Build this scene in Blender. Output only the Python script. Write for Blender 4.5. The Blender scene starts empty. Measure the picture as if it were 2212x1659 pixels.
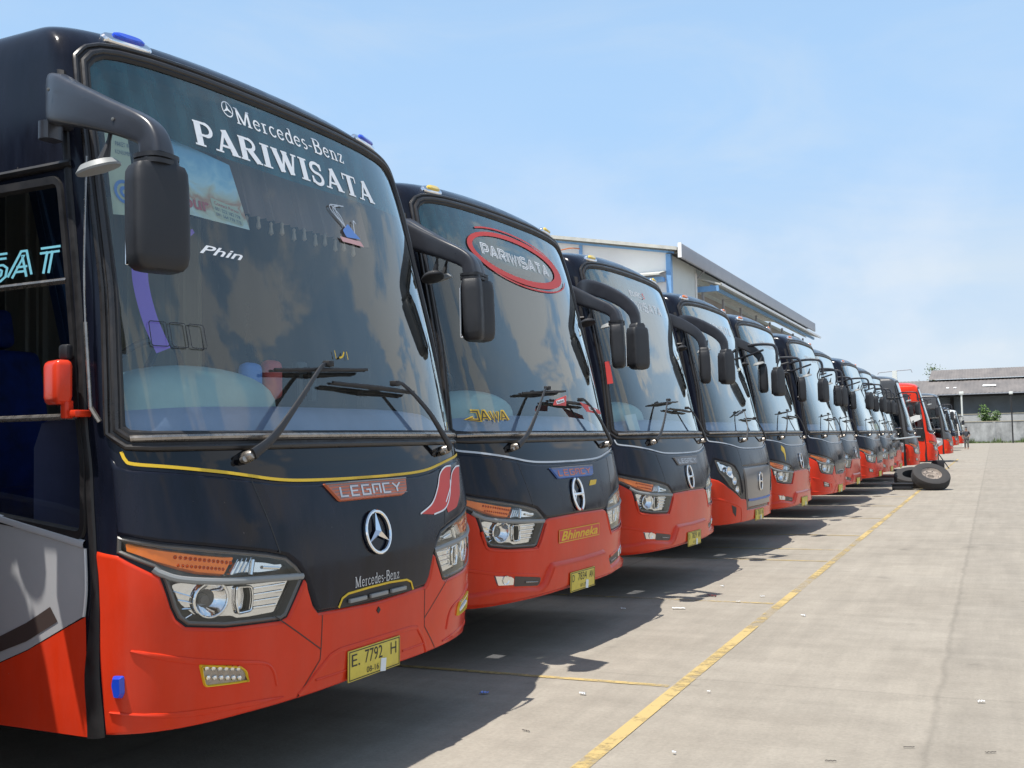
import bpy, bmesh, math, random, bisect
from mathutils import Vector, Matrix
from mathutils.geometry import delaunay_2d_cdt
R = math.radians
random.seed(7)
SC = bpy.context.scene
COL = SC.collection
PI = math.pi

# ------------------------------------------------------------------ camera
cam_d = bpy.data.cameras.new('camera')
cam_d.sensor_fit = 'HORIZONTAL'; cam_d.sensor_width = 36.0
cam_d.lens = 2320.0 / 2212.0 * 36.0
cam_d.clip_start = 0.05; cam_d.clip_end = 3000
cam = bpy.data.objects.new('camera', cam_d); COL.objects.link(cam)
RT = Vector((0.91255803, 0.40840926, -0.02096934))
UP = Vector((0.04062168, -0.03950446, 0.99839335))
FW = Vector((-0.40692471, 0.91194368, 0.05264038))
m = Matrix(((RT.x, UP.x, -FW.x, 0), (RT.y, UP.y, -FW.y, 0), (RT.z, UP.z, -FW.z, 1.48), (0, 0, 0, 1)))
cam.matrix_world = m
SC.camera = cam

# ------------------------------------------------------------------ sun, sky, exposure
SUN = Vector((-0.17, -0.33, 1.0)).normalized()
sun_d = bpy.data.lights.new('sun', 'SUN'); sun_d.energy = 5.0; sun_d.angle = R(0.5)
sun_d.color = (1.0, 0.955, 0.88)
sun = bpy.data.objects.new('sun', sun_d); COL.objects.link(sun)
sun.rotation_euler = (-SUN).to_track_quat('-Z', 'Y').to_euler()
sun.location = (0, 0, 60)
W = bpy.data.worlds.new('World'); SC.world = W; W.use_nodes = True
nt = W.node_tree; nt.nodes.clear()
def wn(t, **k):
    n = nt.nodes.new(t)
    for a, b in k.items(): setattr(n, a, b)
    return n
def wl(a, b): nt.links.new(a, b)
sky = wn('ShaderNodeTexSky'); sky.sky_type = 'NISHITA'; sky.sun_disc = False
sky.sun_elevation = math.asin(SUN.z); sky.sun_rotation = math.atan2(SUN.x, SUN.y)
sky.air_density = 1.0; sky.dust_density = 1.5; sky.ozone_density = 1.0
bg = wn('ShaderNodeBackground'); bg.inputs[1].default_value = 0.09
wl(sky.outputs[0], bg.inputs[0])
tc = wn('ShaderNodeTexCoord'); sep = wn('ShaderNodeSeparateXYZ'); wl(tc.outputs['Generated'], sep.inputs[0])
def wmath(op, a, b=None, c=None, clamp=False):
    n = wn('ShaderNodeMath', operation=op, use_clamp=clamp)
    for i, q in enumerate((a, b, c)):
        if q is None: continue
        if isinstance(q, (int, float)): n.inputs[i].default_value = q
        else: wl(q, n.inputs[i])
    return n.outputs[0]
def wrange(x, a, b, c=0.0, d=1.0):
    n = wn('ShaderNodeMapRange'); n.interpolation_type = 'SMOOTHSTEP'
    wl(x, n.inputs[0])
    for i, q in zip((1, 2, 3, 4), (a, b, c, d)): n.inputs[i].default_value = q
    return n.outputs[0]
# thin high cloud veil, thicker and whiter towards the horizon
mp = wn('ShaderNodeMapping'); mp.inputs['Scale'].default_value = (2.2, 2.2, 7.0); wl(tc.outputs['Generated'], mp.inputs[0])
nz = wn('ShaderNodeTexNoise'); nz.inputs['Scale'].default_value = 1.5; nz.inputs['Detail'].default_value = 7; nz.inputs['Roughness'].default_value = .58
nz.inputs['Distortion'].default_value = .6
wl(mp.outputs[0], nz.inputs['Vector'])
low = wrange(sep.outputs[2], 0.9, 0.25, 0.30, 0.92)
hor = wrange(sep.outputs[2], 0.30, -0.02)
wisp = wrange(nz.outputs['Fac'], 0.42, 0.78)
vc = wn('ShaderNodeMix', data_type='RGBA'); vc.inputs['A'].default_value = (0.355, 0.55, 0.81, 1); vc.inputs['B'].default_value = (0.56, 0.65, 0.74, 1)
wl(wmath('MULTIPLY_ADD', wisp, 0.38, hor, clamp=True), vc.inputs['Factor'])
bgv = wn('ShaderNodeBackground'); wl(vc.outputs['Result'], bgv.inputs[0])
mixv = wn('ShaderNodeMixShader'); wl(low, mixv.inputs[0]); wl(bg.outputs[0], mixv.inputs[1]); wl(bgv.outputs[0], mixv.inputs[2])
# heaped clouds low over the far side of the yard (seen mirrored in the windscreens)
mp2 = wn('ShaderNodeMapping'); mp2.inputs['Scale'].default_value = (3.4, 3.4, 4.4); mp2.inputs['Location'].default_value = (3.1, 1.7, .4)
wl(tc.outputs['Generated'], mp2.inputs[0])
nz2 = wn('ShaderNodeTexNoise'); nz2.inputs['Scale'].default_value = 1.15; nz2.inputs['Detail'].default_value = 9; nz2.inputs['Roughness'].default_value = .55
wl(mp2.outputs[0], nz2.inputs['Vector'])
cm = wrange(nz2.outputs['Fac'], 0.53, 0.575)
cm = wmath('MULTIPLY', cm, wrange(sep.outputs[2], 0.85, 0.15))
cm = wmath('MULTIPLY', cm, wrange(sep.outputs[0], 0.05, 0.4))
puff = wmath('MULTIPLY', wrange(nz2.outputs['Fac'], 0.46, 0.62), wrange(sep.outputs[2], 0.34, 0.10))
cm = wmath('MAXIMUM', cm, wmath('MULTIPLY', puff, 0.25))
bg2 = wn('ShaderNodeBackground'); bg2.inputs[0].default_value = (0.98, 0.98, 1.0, 1); bg2.inputs[1].default_value = 0.8
mix = wn('ShaderNodeMixShader'); wl(cm, mix.inputs[0]); wl(mixv.outputs[0], mix.inputs[1]); wl(bg2.outputs[0], mix.inputs[2])
out = wn('ShaderNodeOutputWorld'); wl(mix.outputs[0], out.inputs[0])
SC.view_settings.view_transform = 'Standard'; SC.view_settings.look = 'None'
SC.view_settings.exposure = 0.35; SC.view_settings.gamma = 1.0
SC.render.engine = 'CYCLES'
SC.cycles.max_bounces = 8; SC.cycles.transparent_max_bounces = 16
SC.cycles.glossy_bounces = 5

# ------------------------------------------------------------------ materials
MATS = {}
def P(name, col, rough=.5, metal=0., coat=0., coat_r=.05, spec=.5, noise=0., nscale=8., bump=0., bscale=60., stretch=None, dust=0.):
    if name in MATS: return MATS[name]
    mt = bpy.data.materials.new(name); mt.use_nodes = True
    n = mt.node_tree.nodes; l = mt.node_tree.links; b = n['Principled BSDF']
    b.inputs['Base Color'].default_value = (*col, 1); b.inputs['Roughness'].default_value = rough
    b.inputs['Metallic'].default_value = metal; b.inputs['Coat Weight'].default_value = coat
    b.inputs['Coat Roughness'].default_value = coat_r; b.inputs['Specular IOR Level'].default_value = spec
    if noise or bump:
        t = n.new('ShaderNodeTexCoord'); src = t.outputs['Object']
        if stretch:
            mpn = n.new('ShaderNodeMapping'); mpn.inputs['Scale'].default_value = stretch; l.new(src, mpn.inputs[0]); src = mpn.outputs[0]
    if noise:
        q = n.new('ShaderNodeTexNoise'); q.inputs['Scale'].default_value = nscale; q.inputs['Detail'].default_value = 6; q.inputs['Roughness'].default_value = .65
        l.new(src, q.inputs['Vector'])
        r = n.new('ShaderNodeMapRange'); r.inputs[1].default_value = .3; r.inputs[2].default_value = .7
        r.inputs[3].default_value = 1 - noise; r.inputs[4].default_value = 1 + noise
        l.new(q.outputs['Fac'], r.inputs[0])
        mx = n.new('ShaderNodeVectorMath'); mx.operation = 'SCALE'; mx.inputs[0].default_value = col
        l.new(r.outputs[0], mx.inputs['Scale']); l.new(mx.outputs[0], b.inputs['Base Color'])
        r2 = n.new('ShaderNodeMapRange'); r2.inputs[1].default_value = .3; r2.inputs[2].default_value = .7
        r2.inputs[3].default_value = max(rough - .12 * noise * 4, .02); r2.inputs[4].default_value = min(rough + .12 * noise * 4, 1)
        l.new(q.outputs['Fac'], r2.inputs[0]); l.new(r2.outputs[0], b.inputs['Roughness'])
    if bump:
        q = n.new('ShaderNodeTexNoise'); q.inputs['Scale'].default_value = bscale; q.inputs['Detail'].default_value = 4
        l.new(src, q.inputs['Vector'])
        bm = n.new('ShaderNodeBump'); bm.inputs['Strength'].default_value = bump; bm.inputs['Distance'].default_value = .01
        l.new(q.outputs['Fac'], bm.inputs['Height']); l.new(bm.outputs[0], b.inputs['Normal'])
    if dust:
        # road dust and tiny stone chips
        def nz_(sc, st):
            q = n.new('ShaderNodeTexNoise'); q.inputs['Scale'].default_value = sc; q.inputs['Detail'].default_value = 7; q.inputs['Roughness'].default_value = .7
            mpn = n.new('ShaderNodeMapping'); mpn.inputs['Scale'].default_value = st; l.new(t.outputs['Object'], mpn.inputs[0]); l.new(mpn.outputs[0], q.inputs['Vector']); return q.outputs['Fac']
        def rg_(x, a_, b_, c_, d_):
            r = n.new('ShaderNodeMapRange'); r.inputs[1].default_value = a_; r.inputs[2].default_value = b_; r.inputs[3].default_value = c_; r.inputs[4].default_value = d_; l.new(x, r.inputs[0]); return r.outputs[0]
        f1 = rg_(nz_(2.2, (2, 2, .45)), .42, .72, dust * .15, dust); vo = n.new('ShaderNodeTexVoronoi'); vo.inputs['Scale'].default_value = 26; l.new(t.outputs['Object'], vo.inputs['Vector'])
        sepc = n.new('ShaderNodeSeparateColor'); l.new(vo.outputs['Color'], sepc.inputs[0])
        ch = n.new('ShaderNodeMath'); ch.operation = 'MULTIPLY'; l.new(rg_(vo.outputs['Distance'], .05, .08, 1, 0), ch.inputs[0]); l.new(rg_(sepc.outputs[0], .93, .94, 0, .45), ch.inputs[1])
        mxx = n.new('ShaderNodeMath'); mxx.operation = 'MAXIMUM'; l.new(f1, mxx.inputs[0]); l.new(ch.outputs[0], mxx.inputs[1])
        mc = n.new('ShaderNodeMix'); mc.data_type = 'RGBA'; mc.inputs['B'].default_value = (.34, .3, .26, 1); l.new(mxx.outputs[0], mc.inputs['Factor'])
        src_ = b.inputs['Base Color'].links[0].from_socket; l.new(src_, mc.inputs['A']); l.new(mc.outputs['Result'], b.inputs['Base Color'])
    MATS[name] = mt
    return mt
def glass(name, tint, ior=1.5, gain=1.6, alpha=0., rough=0.0, dcol=(.5, .5, .46)):
    """thin sheet of glass: tinted see-through mixed with a mirror reflection by Fresnel"""
    mt = bpy.data.materials.new(name); mt.use_nodes = True
    n = mt.node_tree.nodes; l = mt.node_tree.links; n.clear()
    o = n.new('ShaderNodeOutputMaterial'); mx = n.new('ShaderNodeMixShader'); tr = n.new('ShaderNodeBsdfTransparent'); gl = n.new('ShaderNodeBsdfGlossy')
    tr.inputs[0].default_value = (*tint, 1); gl.inputs['Roughness'].default_value = rough; gl.inputs[0].default_value = (.95, 1, .98, 1)
    # Schlick's reflectance, the same from both sides of the pane
    lw = n.new('ShaderNodeLayerWeight'); lw.inputs[0].default_value = .5
    pw = n.new('ShaderNodeMath'); pw.operation = 'POWER'; pw.inputs[1].default_value = 5; l.new(lw.outputs['Facing'], pw.inputs[0])
    f0 = ((ior - 1) / (ior + 1)) ** 2
    fr = n.new('ShaderNodeMath'); fr.operation = 'MULTIPLY_ADD'; fr.inputs[1].default_value = 1 - f0; fr.inputs[2].default_value = f0; l.new(pw.outputs[0], fr.inputs[0])
    mu = n.new('ShaderNodeMath'); mu.operation = 'MULTIPLY'; mu.use_clamp = True; mu.inputs[1].default_value = gain
    l.new(fr.outputs[0], mu.inputs[0]); l.new(mu.outputs[0], mx.inputs[0]); l.new(tr.outputs[0], mx.inputs[1]); l.new(gl.outputs[0], mx.inputs[2])
    last = mx
    if alpha:
        df = n.new('ShaderNodeBsdfDiffuse'); df.inputs[0].default_value = (*dcol, 1)
        m2 = n.new('ShaderNodeMixShader'); m2.inputs[0].default_value = alpha
        # dust film, thicker in soft streaks
        t = n.new('ShaderNodeTexCoord'); mpn = n.new('ShaderNodeMapping'); mpn.inputs['Scale'].default_value = (6, 6, .8); l.new(t.outputs['Object'], mpn.inputs[0])
        q = n.new('ShaderNodeTexNoise'); q.inputs['Scale'].default_value = 1.6; q.inputs['Detail'].default_value = 5; l.new(mpn.outputs[0], q.inputs['Vector'])
        r = n.new('ShaderNodeMapRange'); r.inputs[1].default_value = .3; r.inputs[2].default_value = .75; r.inputs[3].default_value = alpha * .4; r.inputs[4].default_value = alpha * 1.7
        l.new(q.outputs['Fac'], r.inputs[0]); l.new(r.outputs[0], m2.inputs[0])
        l.new(mx.outputs[0], m2.inputs[1]); l.new(df.outputs[0], m2.inputs[2]); last = m2
    l.new(last.outputs[0], o.inputs[0])
    MATS[name] = mt
    return mt
M = MATS
P('coach_black', (.006, .0078, .016), .1, spec=.27, noise=.45, nscale=2.6, stretch=(2.5, 2.5, .5), dust=.014, bump=.12, bscale=1.3)  # upright streaks in colour and roughness stand in for streaky reflections
P('coach_black_gloss', (.003, .0035, .005), .05, spec=.45)
P('coach_red', (.63, .034, .007), .18, spec=.26, noise=.08, nscale=2.5, dust=.07, bump=.12, bscale=2.)
P('coach_red_plain', (.7, .032, .008), .26, spec=.26, noise=.05, nscale=2.5, dust=.04)
P('coach_grey', (.36, .365, .38), .4, spec=.4, noise=.06, nscale=3, dust=.08)
P('coach_silver', (.55, .57, .6), .3, metal=.3, coat=.3)
P('stripe_dark', (.055, .04, .036), .45)
P('rubber', (.012, .011, .012), .55, noise=.3, nscale=14)
P('seal_ridge', (.026, .023, .022), .35, noise=.3, nscale=10)
P('trim_metal', (.33, .3, .27), .28, metal=.8, noise=.2, nscale=30)
P('plastic_black', (.016, .017, .021), .5, noise=.15, nscale=20, bump=.12, bscale=500)
P('arm_grey', (.03, .032, .04), .33, coat=.1, coat_r=.2, noise=.12, nscale=12)
P('plastic_grey', (.25, .26, .26), .5)
P('chrome', (.83, .83, .84), .06, metal=1.)
P('chrome_soft', (.78, .78, .77), .2, metal=1.)
P('bezel', (.11, .1, .092), .3)
P('white_vinyl', (.82, .84, .86), .5)
P('silver_vinyl', (.5, .52, .55), .35, metal=.3)
P('yellow_vinyl', (.72, .47, .02), .5)
P('red_vinyl', (.6, .05, .04), .5)
P('black_vinyl', (.01, .01, .011), .5)
P('plate_yellow', (.6, .48, .07), .5, noise=.12, nscale=18)
P('plate_black', (.012, .012, .012), .5)
P('amber', (.9, .2, .01), .25, spec=.2)
P('amber_dark', (.42, .06, .005), .25, spec=.2)
P('lamp_blue', (.01, .06, .55), .15, coat=.7, coat_r=.03)
P('lamp_yellow', (.7, .5, .08), .15, coat=.7, coat_r=.03)
P('lamp_orange', (.6, .16, .02), .2, coat=.6)
P('seat_blue', (.02, .05, .24), .85, noise=.5, nscale=9)
P('seat_dark', (.03, .035, .06), .9)
P('dash_grey', (.30, .31, .46), .6, noise=.12, nscale=3)
P('dash_green', (.40, .50, .47), .55, noise=.1, nscale=4)
P('cabin_dark', (.02, .022, .026), .8)
P('cabin_trim', (.12, .13, .16), .8)
P('curtain', (.22, .12, .1), .95)
P('curtain_blue', (.05, .09, .16), .95)
P('curtain_beige', (.36, .3, .22), .95)
P('curtain_violet', (.33, .17, .6), .9)
P('tassel', (.45, .3, .22), .9)
P('board_white', (.68, .72, .74), .7)
P('badge_orange', (.5, .13, .06), .4)
P('badge_blue', (.05, .13, .42), .4)
P('badge_grey', (.16, .16, .17), .4)
P('nose_grey', (.16, .15, .15), .3, metal=.4, coat=.4)
P('tyre', (.035, .033, .033), .85, noise=.3, nscale=10, bump=.3, bscale=60)
P('rim', (.24, .2, .17), .55, noise=.35, nscale=8)
P('underside', (.02, .02, .02), .9)
P('screw', (.3, .28, .25), .4, metal=.8)
glass('windscreen_glass', (.70, .82, .84), gain=2.3, alpha=.03)
glass('tint_film', (.26, .50, .55), ior=1.05, gain=.1, alpha=.55, dcol=(.008, .15, .19))
glass('side_glass', (.34, .38, .46), gain=1.2)
glass('lamp_glass', (.95, .97, .98), gain=1.2)
P('side_glass_dark', (.012, .014, .02), .06, coat=1., coat_r=.02)

# poster: soft swirls of blue, white and orange
def poster():
    mt = bpy.data.materials.new('poster'); mt.use_nodes = True
    n = mt.node_tree.nodes; l = mt.node_tree.links; b = n['Principled BSDF']; b.inputs['Roughness'].default_value = .5
    t = n.new('ShaderNodeTexCoord'); q = n.new('ShaderNodeTexNoise'); q.inputs['Scale'].default_value = 5; q.inputs['Detail'].default_value = 3; q.inputs['Distortion'].default_value = 2.5
    l.new(t.outputs['Object'], q.inputs['Vector'])
    sx = n.new('ShaderNodeSeparateXYZ'); l.new(t.outputs['Object'], sx.inputs[0])
    r = n.new('ShaderNodeMapRange'); r.inputs[1].default_value = 2.48; r.inputs[2].default_value = 2.80; r.inputs[3].default_value = 0; r.inputs[4].default_value = .8
    l.new(sx.outputs[2], r.inputs[0])
    ad = n.new('ShaderNodeMath'); ad.operation = 'MULTIPLY_ADD'; ad.inputs[1].default_value = .55; l.new(q.outputs['Fac'], ad.inputs[0]); l.new(r.outputs[0], ad.inputs[2])
    cr = n.new('ShaderNodeValToRGB'); e = cr.color_ramp.elements
    e[0].position = .25; e[0].color = (.75, .77, .72, 1); e[1].position = 1; e[1].color = (.25, .48, .68, 1)
    for p_, c_ in ((.42, (.7, .66, .5, 1)), (.5, (.62, .26, .14, 1)), (.58, (.7, .6, .45, 1)), (.7, (.62, .76, .82, 1)), (.85, (.4, .62, .76, 1))):
        k = e.new(p_); k.color = c_
    l.new(ad.outputs[0], cr.inputs[0]); l.new(cr.outputs[0], b.inputs['Base Color'])
    MATS['poster'] = mt
poster()

# ------------------------------------------------------------------ mesh helpers
def tag(o, label=None, cat=None, group=None, kind=None):
    if label: o['label'] = label
    if cat: o['category'] = cat
    if group: o['group'] = group
    if kind: o['kind'] = kind
    return o
def empty(name, loc=(0, 0, 0), rz=0.):
    o = bpy.data.objects.new(name, None); COL.objects.link(o); o.location = loc; o.rotation_euler = (0, 0, rz); o.empty_display_size = .2
    return o
def mesh(name, vf, smooth=None, uvs=None):
    """vf=(verts,faces) -> mesh; smooth = sharp angle in degrees or None for flat"""
    me = bpy.data.meshes.new(name); me.from_pydata([tuple(v) for v in vf[0]], [], vf[1]); me.validate(); me.update()
    if smooth is not None:
        me.shade_smooth()
        me.set_sharp_from_angle(angle=R(smooth))
    return me
VARIANT = {}
def obj(name, me, mat, parent=None, loc=None, label=None):
    if isinstance(me, tuple): me = mesh(name, me, 35)
    if mat is not None:
        if not me.materials: me.materials.append(M[mat])
        elif me.materials[0] != M[mat]:
            k_ = (me.name, mat)
            if k_ not in VARIANT:
                VARIANT[k_] = me.copy(); VARIANT[k_].materials[0] = M[mat]
            me = VARIANT[k_]
    o = bpy.data.objects.new(name, me); COL.objects.link(o)
    if parent is not None: o.parent = parent
    if loc is not None: o.location = loc
    if label: o['label'] = label
    return o
def join(*parts):
    V, Fc = [], []
    for v, f in parts:
        k = len(V); V += list(v); Fc += [tuple(i + k for i in q) for q in f]
    return V, Fc
def xf(vf, loc=(0, 0, 0), rot=None, scale=None):
    Mx = Matrix.Translation(Vector(loc))
    if rot: Mx = Mx @ (Matrix.Rotation(rot[2], 4, 'Z') @ Matrix.Rotation(rot[1], 4, 'Y') @ Matrix.Rotation(rot[0], 4, 'X'))
    if scale: Mx = Mx @ Matrix.Diagonal((*scale, 1))
    return [Mx @ Vector(v) for v in vf[0]], vf[1]
def box(x0, x1, y0, y1, z0, z1, bev=0., seg=2):
    bm = bmesh.new()
    vs = [bm.verts.new((x, y, z)) for x in (x0, x1) for y in (y0, y1) for z in (z0, z1)]
    for q in ((0, 1, 3, 2), (4, 6, 7, 5), (0, 4, 5, 1), (2, 3, 7, 6), (0, 2, 6, 4), (1, 5, 7, 3)): bm.faces.new([vs[i] for i in q])
    if bev: bmesh.ops.bevel(bm, geom=list(bm.edges), offset=bev, segments=seg, profile=.5, affect='EDGES')
    bmesh.ops.recalc_face_normals(bm, faces=bm.faces)
    bm.verts.index_update()
    r = ([v.co.copy() for v in bm.verts], [tuple(v.index for v in f.verts) for f in bm.faces]); bm.free()
    return r
def ring_loft(rings, cap0=True, cap1=True, closed=True):
    V = [p for r in rings for p in r]; n = len(rings[0]); Fc = []
    for i in range(len(rings) - 1):
        for j in range(n if closed else n - 1):
            a = i * n + j; b = i * n + (j + 1) % n
            Fc.append((a, b, b + n, a + n))
    if closed and cap0: Fc.append(tuple(reversed(range(n))))
    if closed and cap1: Fc.append(tuple(range((len(rings) - 1) * n, len(rings) * n)))
    return V, Fc
def fixn(vf):
    bm = bmesh.new(); vs = [bm.verts.new(v) for v in vf[0]]
    for f in vf[1]:
        try: bm.faces.new([vs[i] for i in f])
        except ValueError: pass
    bmesh.ops.recalc_face_normals(bm, faces=bm.faces); bm.verts.index_update()
    r = ([v.co.copy() for v in bm.verts], [tuple(v.index for v in f.verts) for f in bm.faces]); bm.free()
    return r
def sweep(path, sizes, n=12, power=3., up=(0, 0, 1), closed=False, caps=True):
    """superellipse section swept along a path; sizes = (width, height) per point"""
    path = [Vector(p) for p in path]; rings = []; N_ = len(path)
    for i, p in enumerate(path):
        if closed: d = path[(i + 1) % N_] - path[i - 1]
        else: d = path[min(i + 1, N_ - 1)] - path[max(i - 1, 0)]
        d.normalize(); u = Vector(up)
        s = d.cross(u)
        if s.length < 1e-4: s = d.cross(Vector((1, 0, 0)))
        s.normalize(); w = s.cross(d).normalized()
        a, b = sizes[i] if isinstance(sizes[0], (tuple, list)) else sizes
        rg = []
        for k in range(n):
            t = 2 * PI * (k + .5) / n; c, q = math.cos(t), math.sin(t)
            rg.append(p + s * (a / 2 * math.copysign(abs(c) ** (2 / power), c)) + w * (b / 2 * math.copysign(abs(q) ** (2 / power), q)))
        rings.append(rg)
    if closed: rings.append(rings[0]); return fixn(ring_loft(rings, False, False))
    return fixn(ring_loft(rings, caps, caps))
def catmull(pts, per=6, closed=False):
    pts = [Vector(p) for p in pts]; n = len(pts); out_ = []
    rng = range(n if closed else n - 1)
    for i in rng:
        p0 = pts[(i - 1) % n] if closed or i > 0 else pts[0] * 2 - pts[1]
        p1 = pts[i]; p2 = pts[(i + 1) % n]
        p3 = pts[(i + 2) % n] if closed or i + 2 < n else pts[-1] * 2 - pts[-2]
        for k in range(per):
            t = k / per
            out_.append(.5 * ((2 * p1) + (p2 - p0) * t + (2 * p0 - 5 * p1 + 4 * p2 - p3) * t * t + (3 * p1 - p0 - 3 * p2 + p3) * t ** 3))
    if not closed: out_.append(pts[-1])
    return out_
def tube(pts, r, n=8, smooth_path=True, per=5):
    p = catmull(pts, per) if smooth_path and len(pts) > 2 else pts
    return sweep(p, (2 * r, 2 * r), n, 2.)
def lathe(prof, n=24, axis='z'):
    rings = []
    for r_, z_ in prof:
        rings.append([Vector((r_ * math.cos(2 * PI * k / n), r_ * math.sin(2 * PI * k / n), z_)) for k in range(n)])
    vf = fixn(ring_loft(rings, prof[0][0] > 1e-5, prof[-1][0] > 1e-5))
    if axis == 'y': vf = xf(vf, rot=(PI / 2, 0, 0))
    if axis == 'x': vf = xf(vf, rot=(0, PI / 2, 0))
    return vf

# ------------------------------------------------------------------ coach skin: (a, v) -> local x,y,z
VK=[.28,.40,.55,.9,1.1,1.3,1.42,1.53,2.0,2.5,2.9,3.0,3.1,3.2,3.28,3.36,3.46,3.6,3.8,4.2,4.6]
ZV=[.28,.40,.55,.9,1.1,1.3,1.42,1.53,2.0,2.5,2.9,3.0,3.1,3.195,3.262,3.312,3.352,3.385,3.405,3.412,3.412]
PV=[-.07,-.015,0,.013,-.01,-.055,-.085,-.12,-.235,-.37,-.475,-.505,-.538,-.575,-.62,-.685,-.79,-.95,-1.2,-1.6,-1.8]
WV=[1.255,1.275,1.28,1.28,1.28,1.28,1.28,1.28,1.268,1.255,1.243,1.238,1.232,1.218,1.195,1.155,1.08,.95,.76,.4,.01]
BV=[.52,.50,.48,.41,.38,.345,.325,.31,.26,.22,.2,.2,.2,.2,.2,.2,.2,.2,.2,.15,.05]
def _catmull(xs,ys,x):
    # monotone-ish cubic hermite
    n=len(xs)
    if x<=xs[0]: return ys[0]+(x-xs[0])*(ys[1]-ys[0])/(xs[1]-xs[0])
    if x>=xs[-1]: return ys[-1]
    lo=0
    while xs[lo+1]<x: lo+=1
    h=xs[lo+1]-xs[lo]; t=(x-xs[lo])/h
    def m(i):
        if i==0: return (ys[1]-ys[0])/(xs[1]-xs[0])
        if i==n-1: return (ys[-1]-ys[-2])/(xs[-1]-xs[-2])
        d0=(ys[i]-ys[i-1])/(xs[i]-xs[i-1]); d1=(ys[i+1]-ys[i])/(xs[i+1]-xs[i])
        if d0*d1<=0: return 0
        return 2*d0*d1/(d0+d1)
    t2,t3=t*t,t*t*t
    return (2*t3-3*t2+1)*ys[lo]+(t3-2*t2+t)*h*m(lo)+(-2*t3+3*t2)*ys[lo+1]+(t3-t2)*h*m(lo+1)
NSE=3.0
_cache={}
def row(v):
    k=round(v,5)
    r=_cache.get(k)
    if r is None:
        r=(_catmull(VK,ZV,v),_catmull(VK,PV,v),_catmull(VK,WV,v),_catmull(VK,BV,v)); _cache[k]=r
    return r
def _tab():
    pts=[];N=1500
    for i in range(N+1):
        ph=(0.5-0.5*math.cos(math.pi*i/N))**1.5*math.pi/2
        pts.append((max(math.cos(ph),0)**(2/NSE),math.sin(ph)**(2/NSE)))
    L=[0.]
    for p,q in zip(pts,pts[1:]): L.append(L[-1]+math.hypot(.32*(q[0]-p[0]),1.28*(q[1]-p[1])))
    return [l/L[-1] for l in L],pts
_TL,_TP=_tab()
def SF(a,v):
    z,P,Wd,B=row(v)
    t=abs(a); cb=.075*min(max((v-3.12)/.35,0),1)   # roof camber: lower towards the sides
    if t>=1: return (P-B-(t-1), math.copysign(Wd,a), z-cb*min(1,(Wd/1.2)**2))
    i=min(max(bisect.bisect_right(_TL,t)-1,0),len(_TL)-2)
    w=(t-_TL[i])/max(_TL[i+1]-_TL[i],1e-12)
    c=_TP[i][0]+w*(_TP[i+1][0]-_TP[i][0]); y=_TP[i][1]+w*(_TP[i+1][1]-_TP[i][1])
    return (P-B+B*c, math.copysign(Wd*y,a), z-cb*min(1,(Wd*y/1.2)**2))
def SN(a,v):
    e=.004
    p,q=SF(a+e,v),SF(a-e,v); r,s=SF(a,v+e),SF(a,v-e)
    u=[p[i]-q[i] for i in range(3)]; w=[r[i]-s[i] for i in range(3)]
    n=(u[1]*w[2]-u[2]*w[1],u[2]*w[0]-u[0]*w[2],u[0]*w[1]-u[1]*w[0])
    l=math.sqrt(sum(c*c for c in n)) or 1
    return tuple(c/l for c in n)
AS = 1.45            # metres per unit of a, roughly
def SP(a, v, off=0.):
    p = SF(a, v)
    if off:
        n = SN(a, v); return Vector((p[0] + n[0] * off, p[1] + n[1] * off, p[2] + n[2] * off))
    return Vector(p)
def skin_mesh(name, vf):
    """mesh of one patch with the skin's own smooth normals on its top face"""
    av = LAST_AV; me = bpy.data.meshes.new(name); me.from_pydata([tuple(v) for v in vf[0]], [], vf[1]); me.update(); me.shade_smooth()
    if len(me.vertices) == len(av):
        me.normals_split_custom_set_from_vertices([tuple(SN(*q)) if q else tuple(me.vertices[i].normal) for i, q in enumerate(av)])
    return me
def inside(loops, x, y):
    c = False
    for L in loops:
        n = len(L); j = n - 1
        for i in range(n):
            yi, yj = L[i][1], L[j][1]
            if (yi > y) != (yj > y) and x < (L[j][0] - L[i][0]) * (y - yi) / (yj - yi) + L[i][0]: c = not c
            j = i
    return c
def dens(L, st=.05):
    o = []
    for i, p in enumerate(L):
        q = L[(i + 1) % len(L)]
        d = math.hypot((q[0] - p[0]) * (AS if abs(p[0]) <= 1.1 and abs(q[0]) <= 1.1 else .25), q[1] - p[1]); k = max(1, int(math.ceil(d / st)))
        for t in range(k): o.append((p[0] + (q[0] - p[0]) * t / k, p[1] + (q[1] - p[1]) * t / k))
    return o
def rnd(L, r=.02, seg=4):
    """round the corners of a polygon in (a, v)"""
    o = []; n = len(L)
    for i in range(n):
        p0, p1, p2 = [Vector((q[0] * AS, q[1])) for q in (L[i - 1], L[i], L[(i + 1) % n])]
        d0 = p0 - p1; d2 = p2 - p1; rr = min(r, d0.length * .45, d2.length * .45)
        a = p1 + d0.normalized() * rr; b = p1 + d2.normalized() * rr
        for k in range(seg + 1):
            t = k / seg; q = a * (1 - t) ** 2 + p1 * 2 * t * (1 - t) + b * t * t; o.append((q.x / AS, q.y))
    return o
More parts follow.
